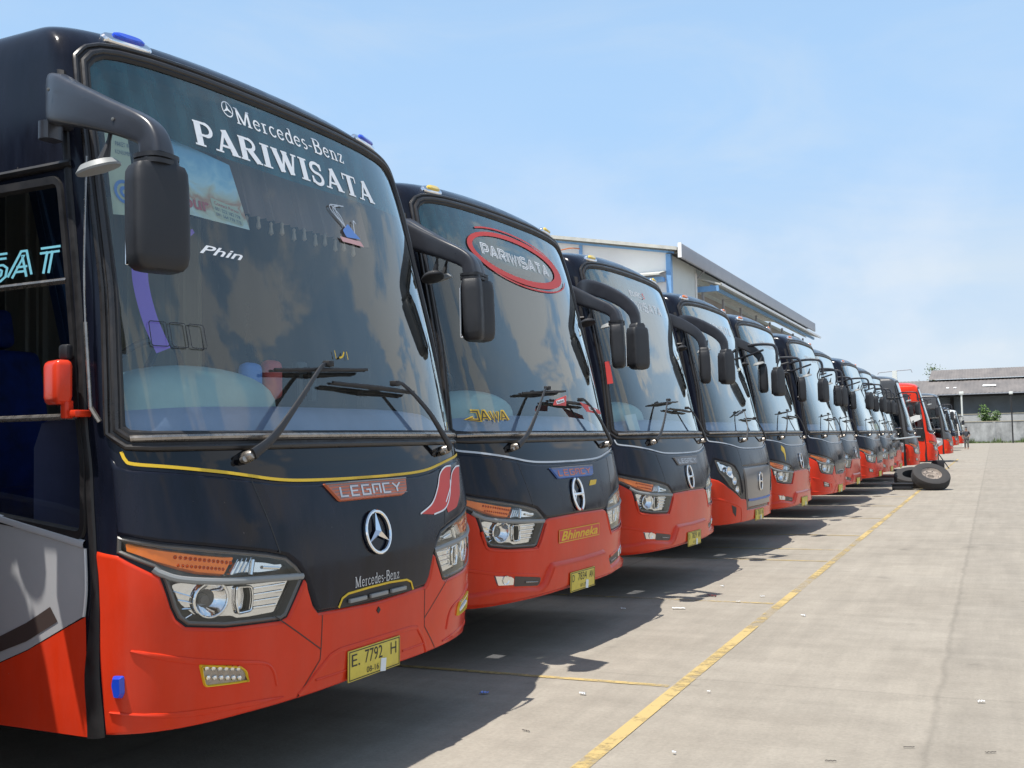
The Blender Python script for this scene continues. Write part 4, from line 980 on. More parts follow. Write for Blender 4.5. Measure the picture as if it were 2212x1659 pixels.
# ------------------------------------------------------------------ ground, markings
YL = -1.76
def concrete():
    mt = bpy.data.materials.new('concrete_yard'); mt.use_nodes = True
    n = mt.node_tree.nodes; l = mt.node_tree.links; b = n['Principled BSDF']; b.inputs['Roughness'].default_value = .85; b.inputs['Specular IOR Level'].default_value = .3
    t = n.new('ShaderNodeTexCoord')
    def noise(sc, det, ro, stretch=None):
        src = t.outputs['Object']
        if stretch:
            mm = n.new('ShaderNodeMapping'); mm.inputs['Scale'].default_value = stretch; l.new(src, mm.inputs[0]); src = mm.outputs[0]
        q = n.new('ShaderNodeTexNoise'); q.inputs['Scale'].default_value = sc; q.inputs['Detail'].default_value = det; q.inputs['Roughness'].default_value = ro; l.new(src, q.inputs['Vector']); return q.outputs['Fac']
    def rng(x, a, b_, c, d):
        r = n.new('ShaderNodeMapRange'); r.inputs[1].default_value = a; r.inputs[2].default_value = b_; r.inputs[3].default_value = c; r.inputs[4].default_value = d; l.new(x, r.inputs[0]); return r.outputs[0]
    def mul(x, y, op='MULTIPLY'):
        q = n.new('ShaderNodeMath'); q.operation = op
        for i, z in enumerate((x, y)):
            if isinstance(z, (int, float)): q.inputs[i].default_value = z
            else: l.new(z, q.inputs[i])
        return q.outputs[0]
    f = rng(noise(.55, 6, .65), .3, .7, .9, 1.07)
    f = mul(f, rng(noise(3.2, 8, .7), .3, .7, .9, 1.07))
    f = mul(f, rng(noise(45, 4, .7), .25, .75, .86, 1.12))
    f = mul(f, rng(noise(1.3, 6, .7, (5, .35, 1)), .35, .75, 1.05, .88))   # broom and tyre streaks along the lane
    f = mul(f, rng(noise(.9, 5, .6, (.4, 6, 1)), .4, .7, 1.03, .94))
    spots = rng(noise(2.1, 3, .5), .68, .76, 1.0, .75); f = mul(f, spots)          # oil spots
    sx = n.new('ShaderNodeSeparateXYZ'); l.new(t.outputs['Object'], sx.inputs[0])
    wob = mul(mul(noise(2.5, 4, .7), -.5, 'ADD'), .09)
    def joint(coord, start, step, w):
        x = mul(mul(coord, wob, 'ADD'), -start, 'ADD'); x = mul(x, step, 'DIVIDE')
        fr = n.new('ShaderNodeMath'); fr.operation = 'FRACT'; l.new(x, fr.inputs[0])
        d = mul(mul(fr.outputs[0], -.5, 'ADD'), 0, 'ADD'); ab = n.new('ShaderNodeMath'); ab.operation = 'ABSOLUTE'; l.new(d, ab.inputs[0])
        return rng(ab.outputs[0], .5 - w * 2.4 / step, .5 - w * .3 / step, 1.0, .86)
    f = mul(f, joint(sx.outputs[0], -.34, 3.6, .012)); f = mul(f, joint(sx.outputs[1], 6.52, 3.46, .006))
    edge = rng(mul(sx.outputs[0], wob, 'ADD'), -.36, -.33, 1.0, .93); f = mul(f, edge)
    c = n.new('ShaderNodeMix'); c.data_type = 'RGBA'; l.new(noise(.8, 5, .6), c.inputs['Factor']); c.inputs['A'].default_value = (.285, .252, .207, 1); c.inputs['B'].default_value = (.318, .288, .244, 1)
    s = n.new('ShaderNodeVectorMath'); s.operation = 'SCALE'; l.new(c.outputs['Result'], s.inputs[0]); l.new(f, s.inputs['Scale']); l.new(s.outputs[0], b.inputs['Base Color'])
    bm = n.new('ShaderNodeBump'); bm.inputs['Strength'].default_value = .25; bm.inputs['Distance'].default_value = .01; l.new(noise(70, 5, .7), bm.inputs['Height']); l.new(bm.outputs[0], b.inputs['Normal'])
    MATS['concrete_yard'] = mt
concrete()
def paint_mat():
    mt = bpy.data.materials.new('road_paint'); mt.use_nodes = True
    n = mt.node_tree.nodes; l = mt.node_tree.links; b = n['Principled BSDF']; b.inputs['Roughness'].default_value = .75
    o = n['Material Output']; t = n.new('ShaderNodeTexCoord')
    q = n.new('ShaderNodeTexNoise'); q.inputs['Scale'].default_value = 9; q.inputs['Detail'].default_value = 8; q.inputs['Roughness'].default_value = .75; l.new(t.outputs['Object'], q.inputs['Vector'])
    q2 = n.new('ShaderNodeTexNoise'); q2.inputs['Scale'].default_value = .9; q2.inputs['Detail'].default_value = 2; l.new(t.outputs['Object'], q2.inputs['Vector'])
    ad = n.new('ShaderNodeMath'); ad.operation = 'ADD'; l.new(q.outputs['Fac'], ad.inputs[0]); l.new(q2.outputs['Fac'], ad.inputs[1])
    r = n.new('ShaderNodeMapRange'); r.inputs[1].default_value = .93; r.inputs[2].default_value = 1.14; r.inputs[3].default_value = 0; r.inputs[4].default_value = .85; l.new(ad.outputs[0], r.inputs[0])
    tr = n.new('ShaderNodeBsdfTransparent'); mx = n.new('ShaderNodeMixShader'); l.new(r.outputs[0], mx.inputs[0]); l.new(b.outputs[0], mx.inputs[1]); l.new(tr.outputs[0], mx.inputs[2]); l.new(mx.outputs[0], o.inputs[0])
    cr = n.new('ShaderNodeMix'); cr.data_type = 'RGBA'; cr.inputs['A'].default_value = (.50, .36, .13, 1); cr.inputs['B'].default_value = (.42, .32, .15, 1); l.new(q.outputs['Fac'], cr.inputs['Factor']); l.new(cr.outputs['Result'], b.inputs['Base Color'])
    MATS['road_paint'] = mt
paint_mat()
def sheet(x0, x1, y0, y1, z): return [(x0, y0, z), (x1, y0, z), (x1, y1, z), (x0, y1, z)], [(0, 1, 2, 3)]
g = obj('ground', sheet(-900, 900, -400, 1500, 0), 'concrete_yard'); tag(g, 'pale worn concrete yard in front of the row of coaches', 'ground', kind='structure')
ml = obj('road_marking', sheet(YL - .041, YL + .041, -6, 62, .004), 'road_paint'); tag(ml, 'long worn yellow line running along the coach fronts', 'road marking', kind='structure')
sl = join(*[sheet(YL - 3.6, YL - .062, y - .028, y + .028, .004) for y in [6.28 - 3.34 * 2, 6.28 - 3.34, 6.28, 9.62, 12.96, 14.25] + [16.3 + 3.34 * i for i in range(9)]])
sl = obj('stall_marking', sl, 'road_paint'); tag(sl, 'thin yellow bay lines leading under the parked coaches', 'road marking', kind='structure')

# ------------------------------------------------------------------ far wall, sheds, factory
P('wall_grey', (.34, .345, .34), .9, noise=.42, nscale=1.1, stretch=(1, 1, .6), bump=.3, bscale=8)
P('wall_pale', (.44, .44, .43), .9, noise=.2, nscale=.8)
P('wall_cap', (.4, .36, .27), .9, noise=.15, nscale=2)
P('sheet_roof', (.165, .148, .138), .75, noise=.25, nscale=.6, stretch=(1, .3, .3))
P('sheet_wall', (.17, .2, .225), .7, noise=.2, nscale=.5)
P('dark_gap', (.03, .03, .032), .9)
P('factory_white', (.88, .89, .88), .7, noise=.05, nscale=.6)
P('factory_shade', (.62, .68, .68), .7, noise=.05, nscale=.6)  # factory white with the side wall's shade put into the colour
P('factory_blue', (.2, .42, .74), .5, noise=.1, nscale=2)
P('gutter_grey', (.36, .37, .4), .5, noise=.08, nscale=1)
P('roof_edge', (.55, .55, .5), .6, noise=.15, nscale=2)
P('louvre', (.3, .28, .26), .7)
P('post_white', (.7, .72, .68), .5)
P('leaf', (.075, .14, .025), .6, noise=.5, nscale=3)
P('leaf_hazed', (.09, .13, .045), .6, noise=.5, nscale=2)  # tree leaves paled in the colour to imitate distance haze
P('grass', (.09, .13, .04), .8, noise=.5, nscale=2)
P('bark', (.1, .08, .06), .9)
TH = .012
def wall(name, x0, x1, y, h, d, mat, label, cat='wall'):
    t = empty(name, ((x0 + x1) / 2, y, 0)); w = (x1 - x0) / 2
    obj('masonry', box(-w, w, 0, d, -.1, h), mat, t)
    obj('coping', box(-w, w, -.05, d + .05, h, h + .08), 'wall_cap', t)
    for i in range(int((x1 - x0) / 4)):
        obj('pier', box(-w + 2 + 4 * i, -w + 2.3 + 4 * i, -.045, -.002, -.1, h - .003), mat, t)
    return tag(t, label, cat)
wall('boundary_wall', -14, 60, 141, 2.55, .25, 'wall_grey', 'weathered grey plastered boundary wall across the end of the yard')
wall('rear_wall', -30, 70, 147, 3.55, .25, 'wall_pale', 'pale upper wall just behind the grey boundary wall')
def warehouse():
    t = empty('warehouse', (20, 150, 0)); x0, x1 = -60, 60
    obj('wall', box(x0, x1, 4, 5, 0, 6.6), 'sheet_wall', t)
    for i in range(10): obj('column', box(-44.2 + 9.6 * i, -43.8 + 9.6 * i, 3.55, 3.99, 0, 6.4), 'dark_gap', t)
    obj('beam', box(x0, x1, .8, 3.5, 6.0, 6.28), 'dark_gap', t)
    n = 480; V = []; Fc = []
    for i in range(n + 1):
        x = x0 + (x1 - x0) * i / n; dz = .045 * (i % 2)
        V += [(x, 0, 6.3 + dz), (x, 13, 8.7 + dz)]
    Fc = [(2 * i, 2 * i + 2, 2 * i + 3, 2 * i + 1) for i in range(n)]
    rf = obj('roof', mesh('roof', (V, Fc)), 'sheet_roof', t)
    obj('roof_edge', box(x0, x1, -.06, -.005, 6.18, 6.3), 'gutter_grey', t)
    V = []
    for i in range(n + 1):
        x = -28 + (x1 + 28) * i / n; dz = .045 * (i % 2)
        V += [(x, 11.5, 8.75 + dz), (x, 22, 10.6 + dz)]
    obj('ridge_vent', mesh('ridge_vent', (V, Fc)), 'sheet_roof', t)
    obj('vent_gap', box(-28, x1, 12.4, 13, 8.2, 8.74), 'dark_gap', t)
    obj('skylight', xf(box(-.8, .8, 0, 1.2, 0, .05), (-20.2, 5, 7.34), rot=(R(10.5), 0, 0)), 'factory_white', t)
    for x in (-25.3, -24.4): obj('roof_patch', xf(box(-.16, .16, 0, .7, 0, .05), (x, 4.4, 7.2), rot=(R(10.5), 0, 0)), 'factory_white', t)
    return tag(t, 'long low warehouse with grey corrugated two-tier roof beyond the wall', 'warehouse')
warehouse()
def factory():
    y0, y1, xe = 61, 112, -16.3
    t = empty('factory', (-17, 61, 0))
    D = lambda x, y, z: (x + 17, y - 61, z)
    sl_ = (14.04 - 12.48) / (24.75 - 16.26)
    xr = -44
    zt = lambda x: 12.33 + (-16.26 - x) * sl_
    # gable wall, bays each side of the blue columns
    def gw(xa, xb, zb=0.): return ([D(xa, y0, zb), D(xb, y0, zb), D(xb, y0, zt(xb) - .12), D(xa, y0, zt(xa) - .12)], [(0, 1, 2, 3)])
    obj('gable_wall', join(gw(xr, -22.52), gw(-22.34, -17.12)), 'factory_white', t)
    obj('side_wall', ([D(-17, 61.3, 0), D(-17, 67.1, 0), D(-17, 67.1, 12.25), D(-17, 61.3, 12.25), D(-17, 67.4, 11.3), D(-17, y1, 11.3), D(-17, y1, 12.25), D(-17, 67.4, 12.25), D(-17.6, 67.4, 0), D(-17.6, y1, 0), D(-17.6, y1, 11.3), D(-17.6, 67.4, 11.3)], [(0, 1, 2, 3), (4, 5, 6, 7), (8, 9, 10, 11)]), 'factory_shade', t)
    for xa, xb in ((-22.52, -22.34), (-17.12, -16.83)):
        obj('column', (lambda b: xf(b, (17, -61, 0)))(box(xa, xb, y0 - .12, y0 + .28, 0, zt(xb) - .2)), 'factory_blue', t)
    obj('downpipe', tube([D(-16.95, 67.2, 0), D(-16.95, 67.2, 11.9)], .07, 8, False), 'factory_white', t)
    # roof slope, edge and blue barge rail
    obj('roof', ([D(xe, y0 - .6, 12.5), D(xe, y1, 12.5), D(xr, y1, 12.5 + (xe - xr) * sl_), D(xr, y0 - .6, 12.5 + (xe - xr) * sl_), D(xe, y0 - .6, 12.42), D(xe, y1, 12.42), D(xr, y1, 12.42 + (xe - xr) * sl_), D(xr, y0 - .6, 12.42 + (xe - xr) * sl_)], [(0, 1, 2, 3), (4, 7, 6, 5), (0, 3, 7, 4)]), 'roof_edge', t)
    obj('barge_board', ([D(xe, y0 - .62, 12.32), D(xe, y0 - .62, 12.52), D(xr, y0 - .62, 12.52 + (xe - xr) * sl_), D(xr, y0 - .62, 12.32 + (xe - xr) * sl_)], [(0, 1, 2, 3)]), 'roof_edge', t)
    obj('barge_rail', ([D(-16.6, y0 - .14, 12.2), D(-16.6, y0 - .14, 12.33), D(xr, y0 - .14, 12.33 + (-16.6 - xr) * sl_), D(xr, y0 - .14, 12.2 + (-16.6 - xr) * sl_)], [(0, 1, 2, 3)]), 'factory_blue', t)
    f = obj('gutter', xf(box(-16.22, -16.06, y0 - .55, y1, 11.9, 12.72, .02), (17, -61, 0)), 'gutter_grey', t)
    obj('gutter_end', xf(box(-16.25, -16.03, y0 - .62, y0 - .552, 11.88, 12.74), (17, -61, 0)), 'factory_white', t)
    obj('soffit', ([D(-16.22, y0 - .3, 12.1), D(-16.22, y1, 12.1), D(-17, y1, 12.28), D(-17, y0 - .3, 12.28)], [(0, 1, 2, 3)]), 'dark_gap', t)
    for y in [67.5, 73.5] + [80 + 5.85 * i for i in range(6)]: obj('bracket', sweep([D(-16.95, y, 11.62), D(-16.3, y, 12.2)], (.09, .09), 4, 8), 'gutter_grey', t)
    # long canopy with posts under the gutter
    c = obj('canopy', ([D(-17, 67.6, 11.72), D(-17, 111, 11.72), D(-15.4, 111, 11.2), D(-15.4, 67.6, 11.2), D(-17, 67.6, 11.64), D(-17, 111, 11.64), D(-15.4, 111, 11.08), D(-15.4, 67.6, 11.08)], [(0, 3, 2, 1), (4, 5, 6, 7), (3, 0, 4, 7), (2, 3, 7, 6)]), 'roof_edge', t)
    obj('canopy_beam', xf(box(-16.98, -15.6, 67.6, 67.75, 10.75, 11.1), (17, -61, 0)), 'factory_blue', c)
    obj('canopy_rail', xf(box(-15.46, -15.39, 67.6, 111, 11.09, 11.26), (17, -61, 0)), 'factory_white', c)
    obj('canopy_purlin', xf(box(-16.2, -16.05, 67.8, 111, 11.0, 11.2), (17, -61, 0)), 'factory_blue', c)
    for i in range(8): obj('post', xf(box(-16.9, -16.76, 68.3 + 5.75 * i, 68.5 + 5.75 * i, 0, 11.0), (17, -61, 0)), 'gutter_grey', c)
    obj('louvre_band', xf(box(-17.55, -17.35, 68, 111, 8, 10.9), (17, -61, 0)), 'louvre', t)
    # small gable canopy beside the corner column
    obj('porch_roof', ([D(-20.2, 59.6, 10.95), D(-17.15, 59.6, 10.95), D(-17.15, 61, 11.25), D(-20.2, 61, 11.25), D(-20.2, 59.6, 10.85), D(-17.15, 59.6, 10.85)], [(0, 1, 2, 3), (4, 5, 1, 0)]), 'roof_edge', t)
    obj('porch_beam', xf(box(-19.6, -17.2, 60.2, 60.95, 10.6, 10.82), (17, -61, 0)), 'factory_blue', t)
    obj('lamp_arm', tube([D(-22.4, 60.7, 13.0), D(-22.9, 60.5, 13.05), D(-23.5, 60.3, 12.95)], .035, 6), 'lamp_orange', t)
    return tag(t, 'tall white factory with blue steel frame, deep grey gutter and long canopy', 'factory')
factory()

# ------------------------------------------------------------------ greenery
def crown(name, parent, centre, rad, n, ls, mat, lumps=9, seed=1):
    rg = random.Random(seed); V = []; Fc = []
    lp = []
    for i in range(lumps):
        d = Vector((rg.gauss(0, 1), rg.gauss(0, 1), rg.gauss(0, .8))); d.normalize(); d *= rg.uniform(.3, .85)
        lp.append((Vector((d.x * rad[0], d.y * rad[1], d.z * rad[2])), rg.uniform(.3, .55)))
    for i in range(n):
        c, r_ = lp[i % lumps]; d = Vector((rg.gauss(0, 1), rg.gauss(0, 1), rg.gauss(0, 1))); d.normalize(); d *= rg.random() ** .45
        p = Vector(centre) + c + Vector((d.x * rad[0] * r_, d.y * rad[1] * r_, d.z * rad[2] * r_))
        u = Vector((rg.gauss(0, 1), rg.gauss(0, 1), rg.gauss(0, .6))).normalized(); w = u.orthogonal().normalized(); s = ls * rg.uniform(.6, 1.4); k = len(V)
        V += [p - u * s, p + w * s * .5, p + u * s, p - w * s * .5]; Fc.append((k, k + 1, k + 2, k + 3))
    return obj(name, mesh(name, (V, Fc)), mat, parent)
def bush(x, y, r, h, n, label, z=0, seed=3):
    t = empty('bush', (x, y, z)); crown('foliage', t, (0, 0, h * .52), (r, r * .7, h * .5), n, .13, 'leaf', 12, seed)
    obj('stem', join(*[tube([(0, 0, 0), (math.cos(a) * .2, math.sin(a) * .2, h * .3), (math.cos(a) * r * .5, math.sin(a) * r * .5, h * .62)], .03, 6) for a in (0, 1.3, 2.6, 4, 5.2)]), 'bark', t)
    return tag(t, label, 'bush')
bush(-.45, 142.6, 1.55, 4.9, 2600, 'bright green bush growing over the boundary wall')
bush(2.6, 143, .8, 3.2, 700, 'small low green bush on the wall right of the big one', seed=8)
def tree(x, y, h, label):
    t = empty('tree', (x, y, 0))
    br = [tube([(0, 0, 0), (.1, 0, h * .4), (.05, 0, h * .8), (0, 0, h)], .1, 8)]
    rg = random.Random(4); V = []; ends = []
    for i in range(9):
        a = i * 2.4; z = h * (.62 + .035 * i); L = rg.uniform(.9, 2.6) * (1.15 - .08 * i)
        e = (math.cos(a) * L, math.sin(a) * L, z + rg.uniform(-.1, .7)); ends.append(e); br.append(tube([(.04, 0, z - .4), (e[0] * .5, e[1] * .5, z), e], .03, 6))
    obj('trunk', join(*br), 'bark', t)
    cr = []
    for i, e in enumerate(ends + [(0, 0, h)] * 3): cr.append(e)
    Vs = []; Fs = []
    for e in cr:
        for i in range(34):
            p = Vector(e) + Vector((rg.gauss(0, .42), rg.gauss(0, .42), rg.gauss(0, .34))); u = Vector((rg.gauss(0, 1), rg.gauss(0, 1), rg.gauss(0, .6))).normalized(); w = u.orthogonal(); k = len(Vs); s = .13
            Vs += [p - u * s, p + w * s * .5, p + u * s, p - w * s * .5]; Fs.append((k, k + 1, k + 2, k + 3))
    obj('crown', mesh('crown', (Vs, Fs)), 'leaf_hazed', t)
    return tag(t, label, 'tree')
tree(-8.2, 178, 11.3, 'thin bare-looking tree with sparse leaves rising behind the warehouse roof')
def weeds():
    rg = random.Random(5); V = []; Fc = []
    for i in range(2600):
        x = rg.uniform(-4, 26); y = 140.9 - rg.random() ** 2 * 1.2; h = rg.uniform(.08, .5) * (1.5 if (x * 1.7) % 5 < 1.5 else .7); a = rg.uniform(0, 6.28); k = len(V); w = .05
        V += [(x - w * math.cos(a), y - w * math.sin(a), 0), (x + w * math.cos(a), y + w * math.sin(a), 0), (x + rg.gauss(0, .1), y + rg.gauss(0, .1), h)]; Fc.append((k, k + 1, k + 2))
    o = obj('weeds', mesh('weeds', (V, Fc)), 'grass'); tag(o, 'strip of weeds along the foot of the boundary wall', 'weeds', kind='stuff')
weeds()
def lamp_post(x, y, h, label, mat='post_white'):
    t = empty('lamp_post', (x, y, 0)); obj('pole', tube([(0, 0, 0), (0, 0, h)], .085, 8, False), mat, t)
    obj('lamp_head', xf(box(-.2, .2, -.14, .14, -.1, .22, .05), (0, 0, h)), 'post_white', t); return tag(t, label, 'lamp post')
lamp_post(-2.59, 110, 5.0, 'white lamp post behind the last coaches')
lamp_post(2.05, 136, 5.7, 'thin dark post with pale cap before the warehouse', 'dark_gap')
def mast():
    t = empty('floodlight_mast', (-11.4, 148, 0)); obj('pole', box(-.28, .28, -.28, .28, 0, 9.5), 'post_white', t)
    obj('crossarm', join(tube([(-2.0, 0, 9.35), (0, 0, 9.5), (2.0, 0, 9.6)], .06, 6), tube([(-2.0, 0, 9.35), (-2.1, 0, 9.1)], .05, 6, False), tube([(2.0, 0, 9.6), (2.15, 0, 9.2)], .05, 6, False)), 'gutter_grey', t)
    return tag(t, 'pale mast with drooping crossarm standing above the coach roofs', 'mast')
mast()

# ------------------------------------------------------------------ loose things in the yard
def tyre_prof(): return lathe([(.27, -.13), (.36, -.14), (.44, -.142), (.485, -.125), (.5, -.09), (.5, .09), (.485, .125), (.44, .142), (.36, .14), (.27, .13), (.27, -.13)], 40)
def loose_tyre(loc, rot, label, rim=True):
    t = empty('truck_tyre', loc); t.rotation_euler = rot
    obj('tyre', tyre_prof(), 'tyre', t)
    obj('tread_groove', join(*[xf(torus(.5, .006, n=36, m=6), (0, 0, z)) for z in (-.055, 0, .055)]), 'cabin_dark', t)
    if rim:
        r_ = obj('rim', lathe([(.09, .02), (.13, .02), (.16, .05), (.22, .055), (.25, .08), (.27, .12), (.285, .13), (.27, -.1), (.1, -.02), (.09, .02)], 32), 'rim', t)
        obj('wheel_hole', join(*[xf(lathe([(.001, .004), (.018, .004), (.018, 0)], 10), (.19 * math.cos(k * PI / 4), .19 * math.sin(k * PI / 4), .056)) for k in range(8)]), 'dark_gap', r_)
    t.scale = (.93, .93, .93)
    return tag(t, label, 'tyre')
loose_tyre((-1.5, 29.5, .33), (R(31), R(15), 0), 'grey spare wheel leaning tilted on the yard with its rim facing up')
loose_tyre((-2.0, 30.4, .27), (R(22), R(-6), R(20)), 'dark tyre without rim propped behind the leaning spare wheel', False)
bx = empty('dark_block', (-2.2, 29.6, 0)); obj('block_body', box(-.24, .24, -.2, .2, 0, .14, .02), 'cabin_dark', bx); obj('block_top', box(-.26, .26, -.22, .22, .14, .17, .01), 'rubber', bx); tag(bx, 'low dark block on the ground left of the leaning spare wheel', 'box')  # plain low dark block beside the wheel
def triangle_stand():
    t = empty('warning_stand', (-2.05, 46.4, 0))
    for a in (R(200), R(340), R(90)): obj('leg', tube([(0, 0, .62), (math.cos(a) * .42, math.sin(a) * .42, 0)], .022, 6, False), 'cabin_dark', t)
    obj('base_box', box(-.22, .22, -.18, .18, 0, .34, .03), 'plastic_black', t)
    obj('hook', tube([(0, 0, .6), (0, 0, .7)], .03, 6, False), 'cabin_dark', t)
    return tag(t, 'black tripod jack stand standing in front of the red coach', 'stand')
triangle_stand()
LIT = [(-2.78, 5.74, 1), (-2.23, 5.91, 0), (-2.53, 9.09, 2), (-2.13, 9.6, 0), (-1.47, 9.02, 0), (-2.98, 8.94, 0), (-1.99, 9.98, 0), (-2.49, 10.55, 0), (-1.42, 4.95, 3), (-.73, 5.08, 4), (-1.56, 6.19, 3), (-.12, 6.44, 0), (-2.23, 5.08, 4), (-.42, 5.42, 4), (-.07, 5.46, 4), (-2.44, 9.9, 5)]
LNAME = ['small white paper scrap', 'blue and white wrapper', 'long white strip', 'tiny pale litter crumb', 'small dark twig', 'dark red rag']  # the long strip is just a thin white sliver
P('paper', (.78, .79, .8), .8); P('paper_blue', (.2, .3, .7), .7); P('rag', (.12, .02, .02), .9); P('twig', (.08, .07, .06), .9)
LWHERE = ['in the shade before the first coach', 'at the shadow edge of the first coach', 'in the shade before the second coach', 'by the second bay line near the shadow edge', 'right of the long yellow line', 'under the nose of the second coach',
          'left of the yellow line past the second bay line', 'in the shade by the third coach', 'at the bottom centre of the yard', 'at the bottom of the open lane', 'where the first bay line meets the yellow line', 'far right on the open lane',
          'at the corner of the first shadow', 'left of the slab joint at the bottom right', 'right of the slab joint at the bottom right', 'on the second bay line in the shade']
for i, (x, y, k) in enumerate(LIT):
    rg = random.Random(i); n = ('wrapper', 'rag', 'twig', 'white_scrap')[0 if k == 1 else 1 if k == 5 else 2 if k == 4 else 3]
    L_ = {0: .04, 1: .05, 2: .11, 3: .018, 4: .05, 5: .09}[k]; w = {0: .018, 1: .03, 2: .03, 3: .012, 4: .006, 5: .03}[k]
    nx = 6; V = []
    for a in range(nx + 1):
        for s in (-1, 1): V.append((L_ * (a / nx - .5) * 2 * .5, s * w * .5 * rg.uniform(.75, 1.1), .004 + .012 * abs(math.sin(a * 1.7 + i)) * (.3 if k == 4 else 1)))
    V += [(v[0], v[1], v[2] + .0025) for v in V]; m_ = 2 * (nx + 1)
    Fc = [q for a in range(nx) for q in ((m_ + 2 * a, m_ + 2 * a + 2, m_ + 2 * a + 3, m_ + 2 * a + 1), (2 * a, 2 * a + 1, 2 * a + 3, 2 * a + 2), (2 * a, 2 * a + 2, m_ + 2 * a + 2, m_ + 2 * a), (2 * a + 1, m_ + 2 * a + 1, m_ + 2 * a + 3, 2 * a + 3))]
    o = obj(n, fixn((V, Fc)), ('paper', 'paper_blue', 'paper', 'paper', 'twig', 'rag')[k], None, loc=(x, y, 0)); o.rotation_euler = (0, 0, rg.uniform(-.5, .5))
    tag(o, LNAME[k] + ' ' + LWHERE[i], 'litter', 'litter on the concrete')

# ------------------------------------------------------------------ the person by the last coach
def person(x, y, rz):
    P('shirt_dark', (.05, .055, .07), .9); P('trousers', (.12, .115, .11), .9); P('skin', (.25, .13, .08), .6); P('hair', (.01, .009, .008), .7)
    t = empty('person', (x, y, 0), rz)
    def skin(name, J, E, rad, mat):
        me = bpy.data.meshes.new(name); me.from_pydata(J, E, []); o = bpy.data.objects.new(name, me); COL.objects.link(o)
        md = o.modifiers.new('skin', 'SKIN'); 
        for i, r_ in enumerate(rad):
            me.skin_vertices[0].data[i].radius = (r_, r_)
        me.skin_vertices[0].data[0].use_root = True
        sb = o.modifiers.new('sub', 'SUBSURF'); sb.levels = 2; sb.render_levels = 2
        me.materials.append(M[mat]); o.parent = t; return o
    J = [(0, 0, .98), (0, 0, 1.15), (0, 0, 1.38), (0, 0, 1.5), (0, .01, 1.6), (.015, 0, 1.72),
         (0, -.1, .93), (.02, -.11, .52), (-.02, -.12, .09), (.13, -.12, .04), (0, .1, .93), (.06, .11, .52), (.03, .12, .09), (.18, .12, .04),
         (0, -.19, 1.42), (-.02, -.26, 1.14), (.1, -.25, .92), (.15, -.24, .84), (0, .19, 1.42), (-.02, .28, 1.16), (.16, .2, 1.02), (.25, .16, 1.0)]
    E = [(0, 1), (1, 2), (2, 3), (3, 4), (4, 5), (0, 6), (6, 7), (7, 8), (8, 9), (0, 10), (10, 11), (11, 12), (12, 13), (2, 14), (14, 15), (15, 16), (16, 17), (2, 18), (18, 19), (19, 20), (20, 21)]
    rad = [.13, .12, .14, .06, .055, .1, .09, .058, .042, .035, .09, .058, .042, .035, .06, .042, .032, .025, .06, .042, .032, .025]
    b = skin('body', J, E, rad, 'skin')
    skin('shirt', [J[0], J[1], J[2], (0, 0, 1.47), J[14], (-.015, -.24, 1.2), J[18], (-.015, .26, 1.2)], [(0, 1), (1, 2), (2, 3), (2, 4), (4, 5), (2, 6), (6, 7)], [.145, .14, .16, .08, .075, .065, .075, .065], 'shirt_dark')
    skin('trousers', [(0, 0, .97), J[6], J[7], (-.01, -.12, .16), J[10], J[11], (.04, .12, .16)], [(0, 1), (1, 2), (2, 3), (0, 4), (4, 5), (5, 6)], [.15, .105, .075, .06, .105, .075, .06], 'trousers')
    obj('hair', xf(fixn(ring_loft([[Vector((r_ * math.cos(k * PI / 8), r_ * math.sin(k * PI / 8), z)) for k in range(16)] for r_, z in ((.088, .0), (.1, .03), (.085, .07), (.04, .095))])), (-.005, 0, 1.74)), 'hair', t)
    return tag(t, 'person in dark shirt and trousers standing in front of the last coach', 'person')
person(-2.0, 95, R(-100))

# ------------------------------------------------------------------ the row of coaches
P('cyan_vinyl', (.2, .55, .68), .5); P('flap', (.5, .56, .6), .35, coat=.3); P('coach_white', (.7, .7, .68), .35, coat=.5); P('coach_dark_grey', (.06, .06, .062), .35, coat=.6)
P('pink_print', (.6, .35, .35), .6); P('print_blue', (.12, .25, .6), .6); P('violet', (.35, .16, .7), .8); P('poster_text_red', (.6, .1, .1), .6); P('poster_text_blue', (.1, .13, .2), .6); P('board_cream', (.62, .58, .42), .7)
GROUP = 'coaches parked in a row'
def put(root, x, y, th, label):
    root.location = (x, y, 0); root.rotation_euler = (0, 0, th); return tag(root, label, 'coach', GROUP)
def outline_text(root, s, x0, x1, y0, y1, mat='white_vinyl', w=.1, d=.085, gap=.3, name='windscreen_lettering', slant=0.):
    vf = letters(s, w, gap, double=d); q = fit3(vf, 0, 1, 0, 1)
    return lettering(root, name, ([(x0 + (x1 - x0) * p[0], y0 + slant * p[0] + (y1 - y0) * p[1], p[2]) for p in q[0]], q[1]), mat, -.0045)

